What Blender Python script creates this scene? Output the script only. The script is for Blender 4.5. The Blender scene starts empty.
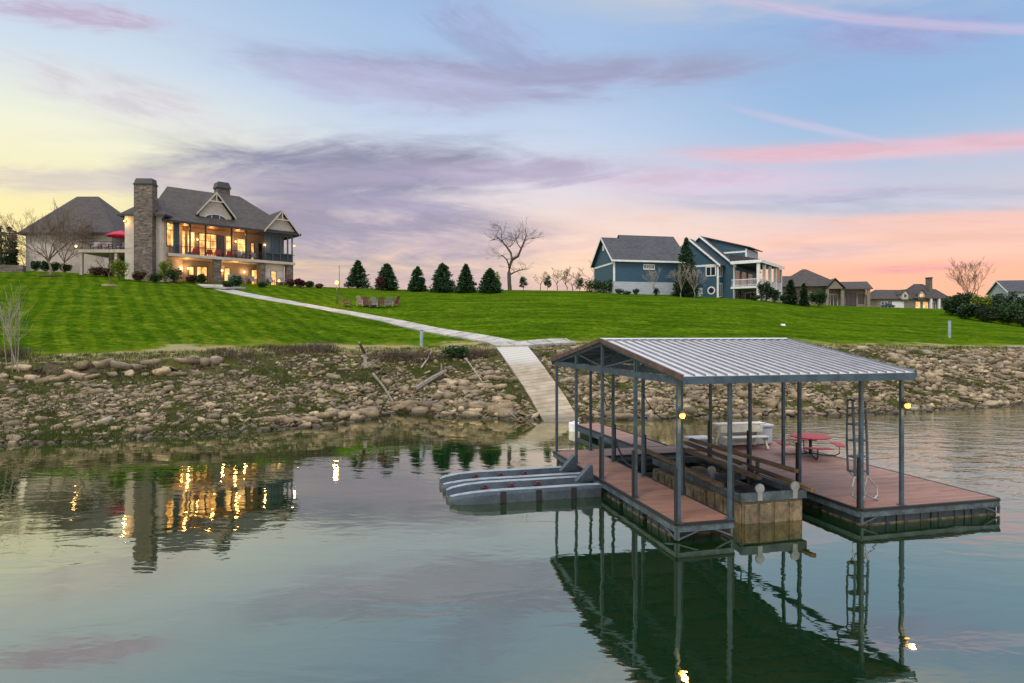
import bpy, bmesh, math, random
import numpy as np
from mathutils import Vector, Matrix
random.seed(11)
RNG = np.random.default_rng(11)
R = math.radians
scene = bpy.context.scene
COL = scene.collection

# ------------------------------------------------------------------ camera
FOC, CAMZ, HY, CX = 640.0, 5.0, 334.0, 512.0
cam_d = bpy.data.cameras.new("camera")
cam_d.sensor_width = 36.0
cam_d.lens = 36.0 * FOC / 1024.0
cam_d.shift_y = -(341.5 - HY) / 1024.0
cam_d.clip_end = 8000
cam_d.clip_start = 0.1
cam = bpy.data.objects.new("camera", cam_d)
COL.objects.link(cam)
cam.location = (0, 0, CAMZ)
cam.rotation_euler = (R(90), 0, 0)
scene.camera = cam


def at(x, y, d):
    return Vector(((x - CX) / FOC * d, d, CAMZ - (y - HY) / FOC * d))


# ------------------------------------------------------------------ node helpers
class NT:
    def __init__(s, tree):
        s.t = tree
        s.n = tree.nodes
        s.l = tree.links

    def put(s, sock, v):
        if isinstance(v, bpy.types.NodeSocket):
            s.l.new(v, sock)
        elif v is not None:
            sock.default_value = v

    def m(s, op, a, b=None, c=None, clamp=False):
        n = s.n.new("ShaderNodeMath")
        n.operation = op
        n.use_clamp = clamp
        for i, v in enumerate((a, b, c)):
            s.put(n.inputs[i], v)
        return n.outputs[0]

    def add(s, a, b): return s.m('ADD', a, b)
    def sub(s, a, b): return s.m('SUBTRACT', a, b)
    def mul(s, a, b): return s.m('MULTIPLY', a, b)

    def vec(s, x, y, z):
        n = s.n.new("ShaderNodeCombineXYZ")
        for i, v in enumerate((x, y, z)):
            s.put(n.inputs[i], v)
        return n.outputs[0]

    def sep(s, v):
        n = s.n.new("ShaderNodeSeparateXYZ")
        s.put(n.inputs[0], v)
        return n.outputs

    def vm(s, op, a, b=None):
        n = s.n.new("ShaderNodeVectorMath")
        n.operation = op
        s.put(n.inputs[0], a)
        if b is not None:
            s.put(n.inputs[1], b)
        return n.outputs[0]

    def noise(s, v, scale, detail=4, rough=0.55, dist=0.0):
        n = s.n.new("ShaderNodeTexNoise")
        s.put(n.inputs["Vector"], v)
        s.put(n.inputs["Scale"], scale)
        s.put(n.inputs["Detail"], detail)
        s.put(n.inputs["Roughness"], rough)
        s.put(n.inputs["Distortion"], dist)
        return n.outputs[0]

    def voro(s, v, scale, feature='F1', rnd=1.0):
        n = s.n.new("ShaderNodeTexVoronoi")
        n.feature = feature
        s.put(n.inputs["Vector"], v)
        s.put(n.inputs["Scale"], scale)
        s.put(n.inputs["Randomness"], rnd)
        return n

    def ss(s, x, lo, hi, a=0.0, b=1.0):
        n = s.n.new("ShaderNodeMapRange")
        n.interpolation_type = 'SMOOTHSTEP'
        s.put(n.inputs[0], x)
        s.put(n.inputs[1], lo)
        s.put(n.inputs[2], hi)
        s.put(n.inputs[3], a)
        s.put(n.inputs[4], b)
        return n.outputs[0]

    def mix(s, f, a, b, blend='MIX'):
        n = s.n.new("ShaderNodeMix")
        n.data_type = 'RGBA'
        n.blend_type = blend
        s.put(n.inputs[0], f)
        for i, v in ((6, a), (7, b)):
            if isinstance(v, tuple) and len(v) == 3:
                v = (*v, 1.0)
            s.put(n.inputs[i], v)
        return n.outputs[2]

    def ramp(s, f, stops, interp='LINEAR'):
        n = s.n.new("ShaderNodeValToRGB")
        n.color_ramp.interpolation = interp
        e = n.color_ramp.elements
        while len(e) < len(stops):
            e.new(0.5)
        for k, (p, c) in enumerate(stops):
            e[k].position = p
            e[k].color = (*c, 1.0)
        s.put(n.inputs[0], f)
        return n.outputs[0]

    def bump(s, h, strength=0.3, dist=0.05, normal=None):
        n = s.n.new("ShaderNodeBump")
        s.put(n.inputs["Height"], h)
        s.put(n.inputs["Strength"], strength)
        s.put(n.inputs["Distance"], dist)
        if normal is not None:
            s.put(n.inputs["Normal"], normal)
        return n.outputs[0]


def srgb(r, g, b):
    f = lambda c: (c / 255 / 12.92) if c <= 10 else ((c / 255 + 0.055) / 1.055) ** 2.4
    return (f(r), f(g), f(b))


MATS = {}


def base_mat(name):
    m = bpy.data.materials.new(name)
    m.use_nodes = True
    nt = NT(m.node_tree)
    p = nt.n["Principled BSDF"]
    MATS[name] = m
    return m, nt, p


def pmat(name, col, rough=0.7, var=0.25, scale=6.0, bump=0.15, bdist=0.02, metal=0.0, stretch=(1, 1, 1), col2=None, island=False, spec=0.4):
    """plain surface with noise variation in colour, a second colour in patches and fine bump"""
    m, nt, p = base_mat(name)
    tc = nt.n.new("ShaderNodeTexCoord")
    v = nt.vm('MULTIPLY', tc.outputs["Object"], stretch)
    n1 = nt.noise(v, scale, 6, 0.62)
    n2 = nt.noise(v, scale * 6, 4, 0.6)
    c2 = col2 if col2 else tuple(c * (1 - var) for c in col)
    c1 = tuple(min(1, c * (1 + var * 0.5)) for c in col) if not col2 else col
    f = nt.ss(n1, 0.32, 0.68)
    c = nt.mix(f, c2, c1)
    f2 = nt.ss(n2, 0.3, 0.7, 1 - var * 0.6, 1 + var * 0.4)
    c = nt.mix(1.0, c, nt.vec(f2, f2, f2), 'MULTIPLY')
    if island:
        g = nt.n.new("ShaderNodeNewGeometry")
        r = g.outputs["Random Per Island"]
        k = nt.m('MULTIPLY_ADD', r, 0.9, 0.55)
        c = nt.mix(1.0, c, nt.vec(k, k, k), 'MULTIPLY')
    nt.put(p.inputs["Base Color"], c)
    p.inputs["Roughness"].default_value = rough
    p.inputs["Metallic"].default_value = metal
    p.inputs["Specular IOR Level"].default_value = spec
    if bump:
        nt.put(p.inputs["Normal"], nt.bump(nt.add(n2, n1), bump, bdist))
    return m


def siding(name, col, pitch=0.18, var=0.12, depth=0.012):
    """lap siding: saw-tooth courses in height"""
    m, nt, p = base_mat(name)
    tc = nt.n.new("ShaderNodeTexCoord")
    x, y, z = nt.sep(tc.outputs["Object"])
    saw = nt.m('FRACT', nt.mul(z, 1 / pitch))
    n1 = nt.noise(nt.vm('MULTIPLY', tc.outputs["Object"], (0.6, 0.6, 3)), 1.5, 5, 0.6)
    f = nt.ss(n1, 0.3, 0.7, 1 - var, 1 + var)
    c = nt.mix(1.0, col, nt.vec(f, f, f), 'MULTIPLY')
    gap_or_shade = nt.ss(saw, 0.86, 1.0, 1.0, 0.72)  # shadow line under each lap, painted into the siding colour
    c = nt.mix(1.0, c, nt.vec(gap_or_shade, gap_or_shade, gap_or_shade), 'MULTIPLY')
    nt.put(p.inputs["Base Color"], c)
    p.inputs["Roughness"].default_value = 0.6
    nt.put(p.inputs["Normal"], nt.bump(nt.sub(1.0, saw), 0.6, depth))
    return m


def shingle(name, col, col2):
    m, nt, p = base_mat(name)
    tc = nt.n.new("ShaderNodeTexCoord")
    x, y, z = nt.sep(tc.outputs["Object"])
    row = nt.m('FLOOR', nt.mul(z, 7.0))
    saw = nt.m('FRACT', nt.mul(z, 7.0))
    cell = nt.vec(nt.m('FLOOR', nt.mul(nt.add(x, nt.mul(row, 0.37)), 3.0)), nt.m('FLOOR', nt.mul(y, 3.0)), row)
    w = nt.n.new("ShaderNodeTexWhiteNoise")
    nt.put(w.inputs["Vector"], cell)
    n1 = nt.noise(tc.outputs["Object"], 0.6, 5, 0.6)
    f = nt.add(nt.mul(w.outputs["Value"], 0.5), nt.mul(n1, 0.6))
    c = nt.mix(nt.ss(f, 0.2, 0.9), col2, col)
    k = nt.ss(saw, 0.8, 1.0, 1.0, 0.7)
    c = nt.mix(1.0, c, nt.vec(k, k, k), 'MULTIPLY')
    nt.put(p.inputs["Base Color"], c)
    p.inputs["Roughness"].default_value = 0.85
    nt.put(p.inputs["Normal"], nt.bump(nt.sub(w.outputs["Value"], saw), 0.5, 0.02))
    return m


def stone(name, cols, scale=3.0):
    m, nt, p = base_mat(name)
    tc = nt.n.new("ShaderNodeTexCoord")
    v = nt.vm('MULTIPLY', tc.outputs["Object"], (1.0, 1.0, 2.2))
    wv = nt.vm('ADD', v, nt.vm('MULTIPLY', nt.vec(nt.noise(v, 2.0), nt.noise(v, 2.3), 0), (0.25, 0.25, 0)))
    vo = nt.voro(wv, scale)
    e = nt.voro(wv, scale, 'DISTANCE_TO_EDGE')
    r = nt.sep(vo.outputs["Color"])[0]
    c = nt.ramp(r, [(i / (len(cols) - 1), k) for i, k in enumerate(cols)])
    n2 = nt.noise(v, 14, 4)
    f = nt.ss(n2, 0.3, 0.7, 0.75, 1.15)
    c = nt.mix(1.0, c, nt.vec(f, f, f), 'MULTIPLY')
    mort = nt.ss(e.outputs["Distance"], 0.01, 0.05)
    c = nt.mix(mort, (0.1, 0.085, 0.07), c)
    nt.put(p.inputs["Base Color"], c)
    p.inputs["Roughness"].default_value = 0.88
    nt.put(p.inputs["Normal"], nt.bump(nt.add(mort, nt.mul(n2, 0.4)), 0.7, 0.04))
    return m


def emit_mat(name, col, strength):
    m, nt, p = base_mat(name)
    p.inputs["Base Color"].default_value = (*col, 1)
    p.inputs["Emission Color"].default_value = (*col, 1)
    p.inputs["Emission Strength"].default_value = strength
    return m


def lit_glass(name, c1, c2, strength):
    """a pane with a lit room behind it: furniture and curtains break up the light"""
    m, nt, p = base_mat(name)
    tc = nt.n.new("ShaderNodeTexCoord")
    v = nt.vm('MULTIPLY', tc.outputs["Object"], (1, 1, 0.7))
    n1 = nt.noise(v, 1.3, 3, 0.6)
    n2 = nt.voro(v, 1.6).outputs["Distance"]
    f = nt.ss(nt.add(nt.mul(n1, 0.7), nt.mul(n2, 0.5)), 0.3, 0.85)
    c = nt.mix(f, c1, c2)
    nt.put(p.inputs["Emission Color"], c)
    nt.put(p.inputs["Emission Strength"], nt.ss(n1, 0.25, 0.75, strength * 0.35, strength * 1.2))
    p.inputs["Base Color"].default_value = (0.03, 0.03, 0.03, 1)
    p.inputs["Roughness"].default_value = 0.06
    return m


def leaf_mat(name, col, col2, trans=0.25):
    m, nt, p = base_mat(name)
    g = nt.n.new("ShaderNodeNewGeometry")
    r = g.outputs["Random Per Island"]
    n1 = nt.noise(g.outputs["Position"], 0.9, 3, 0.6)
    f = nt.ss(nt.add(nt.mul(r, 0.6), nt.mul(n1, 0.6)), 0.25, 0.95)
    c = nt.mix(f, col2, col)
    nt.put(p.inputs["Base Color"], c)
    p.inputs["Roughness"].default_value = 0.6
    p.inputs["Specular IOR Level"].default_value = 0.25
    tr = nt.n.new("ShaderNodeBsdfTranslucent")
    nt.put(tr.inputs[0], c)
    mx = nt.n.new("ShaderNodeMixShader")
    mx.inputs[0].default_value = trans
    nt.l.new(p.outputs[0], mx.inputs[1])
    nt.l.new(tr.outputs[0], mx.inputs[2])
    nt.l.new(mx.outputs[0], nt.n["Material Output"].inputs[0])
    return m


# ------------------------------------------------------------------ materials
STEEL = pmat("blue_grey_steel", (0.05, 0.082, 0.108), 0.45, 0.3, 3, 0.08, metal=0.25)
STEEL_L = pmat("pale_galvanised_steel", (0.10, 0.14, 0.165), 0.5, 0.45, 2.2, 0.15, metal=0.3, col2=(0.055, 0.068, 0.072))
BLACK = pmat("black_rubber", (0.012, 0.012, 0.014), 0.6, 0.3, 8, 0.1)
ROOFM = pmat("ribbed_roof_metal", (0.45, 0.435, 0.435), 0.42, 0.10, 0.9, 0.03, metal=0.1, stretch=(1, 0.4, 1))
ROOF_UNDERSHADE = pmat("roof_underside_shade", (0.05, 0.05, 0.045), 0.7, 0.3, 2, 0.05)  # same roof metal, darkened: shade under the roof painted into the colour
RIB_SHADE = pmat("shaded_rib_metal", (0.19, 0.19, 0.21), 0.5, 0.2, 1.5, 0.03, metal=0.1)  # darker copy of the roof metal: shading of the ribs painted in
RUST = pmat("weathered_brown_trim", (0.085, 0.05, 0.038), 0.7, 0.4, 3, 0.2)
FLOATM = pmat("dark_blue_float_plastic", (0.013, 0.026, 0.036), 0.5, 0.5, 3, 0.2, col2=(0.03, 0.045, 0.05))
ALGAE = pmat("tan_waterline_scum", (0.14, 0.11, 0.06), 0.85, 0.5, 6, 0.3)
TANK = pmat("tan_stained_tank", (0.24, 0.175, 0.10), 0.75, 0.5, 2.2, 0.25, col2=(0.075, 0.065, 0.045), stretch=(1, 1, 0.8))
TIMBER = pmat("wet_brown_timber", (0.14, 0.09, 0.05), 0.75, 0.5, 4, 0.4, stretch=(4, 0.4, 4))
WHITEP = pmat("white_paint", (0.70, 0.70, 0.68), 0.5, 0.12, 3, 0.05)
CREAM = pmat("cream_plastic_lumber", (0.62, 0.58, 0.48), 0.55, 0.15, 3, 0.08)
DOCKBOX = pmat("grey_fibreglass_box", (0.36, 0.38, 0.42), 0.5, 0.12, 2, 0.05)
REDT = pmat("red_perforated_plastic", (0.27, 0.018, 0.03), 0.5, 0.2, 20, 0.15)
ALU = pmat("bare_aluminium", (0.40, 0.41, 0.42), 0.35, 0.15, 5, 0.05, metal=0.8)
HULL = pmat("grey_moulded_plastic", (0.045, 0.066, 0.086), 0.42, 0.3, 2.0, 0.06, spec=0.5)
RIM_SHEEN = pmat("pale_sheen_plastic", (0.24, 0.28, 0.31), 0.4, 0.4, 2.5, 0.08, stretch=(1, 3, 1))  # paler hull plastic: wet shine on the gunwale painted into the colour
CHANNEL = pmat("dark_channel_plastic", (0.045, 0.062, 0.078), 0.35, 0.4, 2.5, 0.08, stretch=(1, 3, 1))  # recessed channel, slightly darker than the hull plastic
ROLLER = pmat("maroon_roller", (0.075, 0.022, 0.022), 0.5, 0.3, 8, 0.1)
CONC = pmat("pale_concrete", (0.46, 0.43, 0.38), 0.85, 0.22, 0.8, 0.2, bdist=0.01)
JOINT = pmat("dark_path_joint", (0.10, 0.095, 0.08), 0.9, 0.3, 4, 0.1)
PATHM = pmat("light_concrete_path", (0.33, 0.31, 0.275), 0.85, 0.30, 0.7, 0.15, bdist=0.01)
STUCCO = pmat("cream_stucco", (0.46, 0.40, 0.34), 0.9, 0.12, 1.2, 0.2)
STUCCO_G = pmat("taupe_stucco", (0.25, 0.205, 0.17), 0.9, 0.15, 1.2, 0.2)
FASCIA = pmat("beige_trim", (0.48, 0.41, 0.34), 0.7, 0.12, 2, 0.05)
DARKTRIM = pmat("dark_bronze_trim", (0.028, 0.026, 0.028), 0.5, 0.3, 3, 0.05)
NAVYTRIM = pmat("slate_blue_trim", (0.04, 0.065, 0.09), 0.5, 0.2, 3, 0.05)
ROOFS = shingle("brown_grey_shingle", (0.055, 0.043, 0.035), (0.024, 0.019, 0.017))
ROOFB = shingle("slate_grey_shingle", (0.052, 0.055, 0.062), (0.024, 0.026, 0.031))
STONEM = stone("field_stone", [(0.06, 0.05, 0.04), (0.17, 0.13, 0.095), (0.09, 0.082, 0.075), (0.23, 0.185, 0.14), (0.05, 0.045, 0.045)], 2.6)
BLUES = siding("teal_blue_siding", (0.022, 0.072, 0.112))
GREYS = siding("pale_grey_siding", (0.36, 0.39, 0.43))
TAN = siding("tan_siding", (0.20, 0.165, 0.13), 0.2)
PALES = siding("pale_aqua_siding", (0.34, 0.38, 0.40), 0.2)
GLASS = pmat("dark_window_glass", (0.02, 0.024, 0.03), 0.05, 0.3, 0.5, 0, spec=0.6)
LIT = lit_glass("lit_window", (1.0, 0.30, 0.04), (1.0, 0.62, 0.20), 1.6)
LITB = lit_glass("bright_lit_window", (1.0, 0.42, 0.08), (1.0, 0.72, 0.28), 1.9)
BULB = emit_mat("amber_bulb", (1.0, 0.38, 0.035), 6.0)
BULBW = emit_mat("warm_bulb", (1.0, 0.55, 0.16), 7.0)
FLAME = emit_mat("amber_flame", (1.0, 0.35, 0.06), 6.0)
BARK = pmat("grey_brown_bark", (0.10, 0.08, 0.065), 0.9, 0.4, 6, 0.5)
BARKP = pmat("pale_bark", (0.30, 0.25, 0.20), 0.9, 0.3, 6, 0.4)
TWIG = pmat("reddish_twig", (0.16, 0.11, 0.08), 0.9, 0.3, 5, 0.2)
DRIFT = pmat("bleached_driftwood", (0.20, 0.165, 0.125), 0.9, 0.4, 3, 0.5, stretch=(3, 3, 1))
CONIF = leaf_mat("conifer_needles", (0.034, 0.082, 0.024), (0.010, 0.032, 0.014), 0.15)
CEDAR = leaf_mat("cedar_foliage", (0.028, 0.06, 0.016), (0.009, 0.022, 0.009), 0.12)
SHRUBG = leaf_mat("green_shrub_leaves", (0.035, 0.085, 0.014), (0.012, 0.03, 0.008))
SHRUBY = leaf_mat("yellow_green_leaves", (0.22, 0.26, 0.02), (0.07, 0.11, 0.012))
SHRUBR = leaf_mat("maroon_leaves", (0.10, 0.018, 0.02), (0.03, 0.008, 0.012))
SHRUBBR = leaf_mat("rust_brown_leaves", (0.12, 0.055, 0.03), (0.04, 0.02, 0.014))
BRUSHM = leaf_mat("dead_brown_stems", (0.13, 0.09, 0.06), (0.045, 0.03, 0.022), 0.1)
WEEDM = leaf_mat("bank_weed_blades", (0.105, 0.125, 0.022), (0.04, 0.055, 0.012), 0.3)
WEEDY = leaf_mat("dry_grass_blades", (0.30, 0.25, 0.12), (0.12, 0.10, 0.04), 0.3)
CUSHION = pmat("grey_cushion", (0.30, 0.31, 0.33), 0.9, 0.2, 6, 0.2)
REDCLOTH = pmat("red_canvas", (0.45, 0.015, 0.05), 0.8, 0.2, 4, 0.2)
REDCH = pmat("red_chair_paint", (0.40, 0.03, 0.025), 0.6, 0.2, 4, 0.1)
POLY = pmat("weathered_red_brown_wood", (0.22, 0.095, 0.08), 0.7, 0.2, 4, 0.2)
POLYW = pmat("white_chair_paint", (0.34, 0.29, 0.30), 0.6, 0.15, 4, 0.1)
UTIL = pmat("pale_blue_utility_plastic", (0.27, 0.36, 0.41), 0.5, 0.15, 3, 0.05)
MULCH = pmat("red_brown_mulch", (0.17, 0.10, 0.07), 0.95, 0.5, 9, 0.6, bdist=0.05)
PAVER = pmat("sandstone_pavers", (0.38, 0.27, 0.22), 0.9, 0.3, 5, 0.3)


def rock_mat():
    m, nt, p = base_mat("limestone_rock")
    g = nt.n.new("ShaderNodeNewGeometry")
    oi = nt.n.new("ShaderNodeObjectInfo")
    r = nt.m('FRACT', nt.add(g.outputs["Random Per Island"], oi.outputs["Random"]))
    pos = g.outputs["Position"]
    n1 = nt.noise(pos, 2.2, 6, 0.65)
    n2 = nt.noise(pos, 11, 5, 0.65)
    c = nt.ramp(r, [(0.0, (0.085, 0.062, 0.036)), (0.3, (0.26, 0.19, 0.108)), (0.55, (0.165, 0.126, 0.08)),
                    (0.75, (0.43, 0.325, 0.195)), (0.9, (0.125, 0.09, 0.052)), (1.0, (0.32, 0.27, 0.195))])
    f = nt.ss(n1, 0.3, 0.7, 0.62, 1.15)
    c = nt.mix(1.0, c, nt.vec(f, f, f), 'MULTIPLY')
    f = nt.ss(n2, 0.3, 0.7, 0.7, 1.2)
    c = nt.mix(1.0, c, nt.vec(f, f, f), 'MULTIPLY')
    c = nt.mix(nt.ss(nt.noise(pos, 0.8, 4), 0.55, 0.72, 0, 0.45), c, (0.06, 0.065, 0.02))
    z = nt.sep(pos)[2]
    wet = nt.ss(z, 0.05, 0.32, 0.32, 1.0)
    c = nt.mix(1.0, c, nt.vec(wet, wet, wet), 'MULTIPLY')
    nt.put(p.inputs["Base Color"], c)
    p.inputs["Roughness"].default_value = 0.85
    nt.put(p.inputs["Normal"], nt.bump(nt.add(n1, nt.mul(n2, 0.6)), 0.6, 0.03))
    return m


ROCK = rock_mat()


def deck_mat():
    m, nt, p = base_mat("red_brown_composite_deck")
    tc = nt.n.new("ShaderNodeTexCoord")
    x, y, z = nt.sep(tc.outputs["Object"])
    k = nt.mul(y, 1 / 0.14)
    saw = nt.m('FRACT', k)
    row = nt.m('FLOOR', k)
    w = nt.n.new("ShaderNodeTexWhiteNoise")
    nt.put(w.inputs["Vector"], nt.vec(row, nt.m('FLOOR', nt.add(nt.mul(x, 0.27), nt.mul(row, 0.37))), 0))
    n1 = nt.noise(nt.vec(nt.mul(x, 0.5), nt.mul(y, 2), 0), 1.6, 6, 0.65)
    n2 = nt.noise(tc.outputs["Object"], 18, 4, 0.7)
    c = nt.mix(w.outputs["Value"], (0.155, 0.074, 0.048), (0.235, 0.120, 0.080))
    c = nt.mix(nt.ss(n1, 0.45, 0.75, 0, 0.55), c, (0.27, 0.18, 0.15))
    f = nt.ss(n2, 0.3, 0.7, 0.85, 1.12)
    c = nt.mix(1.0, c, nt.vec(f, f, f), 'MULTIPLY')
    gap_or_shade = nt.ss(saw, 0.90, 0.97, 1.0, 0.35)
    c = nt.mix(1.0, c, nt.vec(gap_or_shade, gap_or_shade, gap_or_shade), 'MULTIPLY')
    sp = nt.ss(nt.noise(tc.outputs["Object"], 7.0, 2, 0.4), 0.76, 0.80, 0, 0.6)
    c = nt.mix(sp, c, (0.55, 0.5, 0.46))
    nt.put(p.inputs["Base Color"], c)
    p.inputs["Roughness"].default_value = 0.62
    nt.put(p.inputs["Normal"], nt.bump(nt.add(gap_or_shade, nt.mul(n2, 0.2)), 0.4, 0.01))
    return m


DECKM = deck_mat()


# ------------------------------------------------------------------ mesh builder
class MB:
    def __init__(s):
        s.v, s.f, s.mi = [], [], []
        s.x = None

    def pt(s, p):
        p = Vector(p)
        if s.x is not None:
            p = s.x @ p
        s.v.append(p[:])
        return len(s.v) - 1

    def poly(s, pts, m=0):
        s.f.append([s.pt(p) for p in pts])
        s.mi.append(m)

    def box(s, x0, x1, y0, y1, z0, z1, m=0):
        i = [s.pt(p) for p in ((x0, y0, z0), (x1, y0, z0), (x1, y1, z0), (x0, y1, z0),
                               (x0, y0, z1), (x1, y0, z1), (x1, y1, z1), (x0, y1, z1))]
        for q in ((0, 3, 2, 1), (4, 5, 6, 7), (0, 1, 5, 4), (1, 2, 6, 5), (2, 3, 7, 6), (3, 0, 4, 7)):
            s.f.append([i[k] for k in q])
            s.mi.append(m)
        return s

    def extr(s, pts, d, m=0):
        """closed outline pts extruded by vector d"""
        n = len(pts)
        d = Vector(d)
        a = [s.pt(p) for p in pts]
        b = [s.pt(Vector(p) + d) for p in pts]
        s.f.append(a[::-1]); s.mi.append(m)
        s.f.append(b); s.mi.append(m)
        for k in range(n):
            j = (k + 1) % n
            s.f.append([a[k], a[j], b[j], b[k]]); s.mi.append(m)
        return s

    def tube(s, pts, r, n=6, r1=None, m=0, cap=True):
        pts = [Vector(p) for p in pts]
        k = len(pts)
        rings = []
        up = Vector((0.013, 0.021, 1.0))
        for i, p in enumerate(pts):
            t = (pts[min(i + 1, k - 1)] - pts[max(i - 1, 0)])
            if t.length < 1e-9:
                t = Vector((0, 0, 1))
            t.normalize()
            a = t.cross(up)
            if a.length < 0.05:
                a = t.cross(Vector((1, 0, 0)))
            a.normalize()
            b = t.cross(a)
            rr = r if r1 is None else r + (r1 - r) * i / max(1, k - 1)
            rings.append([s.pt(p + a * (rr * math.cos(2 * math.pi * j / n)) + b * (rr * math.sin(2 * math.pi * j / n))) for j in range(n)])
        for i in range(k - 1):
            for j in range(n):
                q = (j + 1) % n
                s.f.append([rings[i][j], rings[i][q], rings[i + 1][q], rings[i + 1][j]]); s.mi.append(m)
        if cap:
            s.f.append(rings[0][::-1]); s.mi.append(m)
            s.f.append(rings[-1]); s.mi.append(m)
        return s

    def bar(s, p0, p1, w, h, m=0, up=(0, 0, 1)):
        """rectangular bar from p0 to p1, width w across, height h along up"""
        p0, p1 = Vector(p0), Vector(p1)
        t = (p1 - p0).normalized()
        a = t.cross(Vector(up))
        if a.length < 1e-4:
            a = t.cross(Vector((1, 0, 0)))
        a.normalize()
        b = a.cross(t).normalized()
        a = a * w / 2
        b = b * h / 2
        return s.extr([p0 - a - b, p0 + a - b, p0 + a + b, p0 - a + b], p1 - p0, m)

    def disc(s, c, r, h, n=20, m=0, ax=(0, 0, 1)):
        ax = Vector(ax).normalized()
        c = Vector(c)
        return s.tube([c, c + ax * h], r, n, m=m)

    def ball(s, c, rx, ry=None, rz=None, n=10, m=0):
        ry = ry or rx
        rz = rz or rx
        rows = n // 2 + 1
        c = Vector(c)
        idx = []
        for i in range(rows + 1):
            th = math.pi * i / rows
            idx.append([s.pt(c + Vector((rx * math.sin(th) * math.cos(2 * math.pi * j / n), ry * math.sin(th) * math.sin(2 * math.pi * j / n), rz * math.cos(th)))) for j in range(n)])
        for i in range(rows):
            for j in range(n):
                q = (j + 1) % n
                s.f.append([idx[i][j], idx[i + 1][j], idx[i + 1][q], idx[i][q]]); s.mi.append(m)
        return s

    def build(s, name, mats, parent=None, smooth=False, bevel=0.0, loc=None, rotz=0.0):
        me = bpy.data.meshes.new(name)
        me.from_pydata(s.v, [], s.f)
        if not isinstance(mats, (list, tuple)):
            mats = [mats]
        for m in mats:
            me.materials.append(m)
        if len(mats) > 1:
            me.polygons.foreach_set("material_index", s.mi)
        if smooth:
            me.polygons.foreach_set("use_smooth", [True] * len(s.f))
        me.update()
        o = bpy.data.objects.new(name, me)
        COL.objects.link(o)
        if parent:
            o.parent = parent
        if loc is not None:
            o.location = loc
        o.rotation_euler.z = rotz
        if bevel:
            b = o.modifiers.new("edge", 'BEVEL')
            b.width = bevel
            b.segments = 2
            b.limit_method = 'ANGLE'
        return o


def mesh_np(name, V, Fq, mat, parent=None, smooth=False):
    me = bpy.data.meshes.new(name)
    V = np.asarray(V, np.float32)
    Fq = np.asarray(Fq, np.int32)
    k = Fq.shape[1]
    me.vertices.add(len(V))
    me.vertices.foreach_set("co", V.ravel())
    me.loops.add(Fq.size)
    me.loops.foreach_set("vertex_index", Fq.ravel())
    me.polygons.add(len(Fq))
    me.polygons.foreach_set("loop_start", np.arange(0, Fq.size, k, dtype=np.int32))
    me.polygons.foreach_set("loop_total", np.full(len(Fq), k, np.int32))
    if smooth:
        me.polygons.foreach_set("use_smooth", np.ones(len(Fq), bool))
    me.update(calc_edges=True)
    me.validate()
    me.materials.append(mat)
    o = bpy.data.objects.new(name, me)
    COL.objects.link(o)
    if parent:
        o.parent = parent
    return o


def tag(o, label=None, cat=None, group=None, kind=None):
    if label: o['label'] = label
    if cat: o['category'] = cat
    if group: o['group'] = group
    if kind: o['kind'] = kind
    return o


def thing(name, label, cat, loc=(0, 0, 0), rotz=0.0, group=None):
    o = bpy.data.objects.new(name, None)
    o.empty_display_size = 0.3
    COL.objects.link(o)
    o.location = loc
    o.rotation_euler = (0, 0, rotz)
    return tag(o, label, cat, group)


def copy_tree(o, parent=None):
    c = o.copy()
    COL.objects.link(c)
    c.parent = parent
    for ch in list(o.children):
        copy_tree(ch, c)
    return c


def place(o, loc, rotz=0.0, sc=1.0, label=None, group=None):
    o.location = loc
    o.rotation_euler = (0, 0, rotz)
    o.scale = (sc, sc, sc) if not isinstance(sc, tuple) else sc
    if label: o['label'] = label
    if group: o['group'] = group
    return o


# ------------------------------------------------------------------ terrain
def table(pairs, n=1500):
    xs = np.linspace(-900, 1900, n)
    ys = np.interp(xs, [p[0] for p in pairs], [p[1] for p in pairs])
    k = np.hanning(21); k /= k.sum()
    ys = np.convolve(np.pad(ys, 10, mode='edge'), k, 'valid')
    return xs, ys


T_DS = table([(-900, 27), (-300, 28), (0, 28.8), (60, 29.6), (100, 29.9), (160, 31.2), (200, 31.4), (235, 32.6), (262, 33), (300, 34.5), (330, 35.2), (375, 38), (388, 40.6), (412, 40.4), (430, 38.8), (470, 38.4), (510, 37.6), (540, 37.0), (580, 37.2), (650, 37.9), (750, 38.6), (840, 39.3), (877, 40), (930, 42), (1024, 45), (1300, 52), (1900, 58)])
T_DB = table([(-900, 36), (0, 39), (100, 40.5), (200, 43), (260, 46), (330, 49), (391, 51), (540, 51), (650, 53), (750, 54), (877, 56), (1024, 59), (1300, 66), (1900, 74)])
T_YB = table([(-900, 366), (0, 362), (100, 360), (200, 356), (260, 352), (330, 353), (391, 352), (460, 350), (510, 347), (560, 346), (650, 348), (750, 347), (877, 348), (930, 350), (1024, 349), (1300, 347), (1900, 345)])
T_DC = table([(-900, 92), (-300, 90), (0, 90), (60, 88), (130, 84), (200, 85), (290, 87), (340, 95), (400, 100), (520, 100), (590, 96), (690, 93), (760, 95), (800, 105), (860, 115), (950, 120), (1900, 125)])
T_YC = table([(-900, 262), (-300, 266), (0, 269.5), (60, 272), (130, 276.5), (200, 282), (290, 285.5), (340, 287.5), (400, 289.5), (520, 290), (590, 291), (690, 296), (760, 300), (800, 304), (860, 306.5), (950, 309), (1024, 316), (1200, 322), (1900, 325)])


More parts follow.
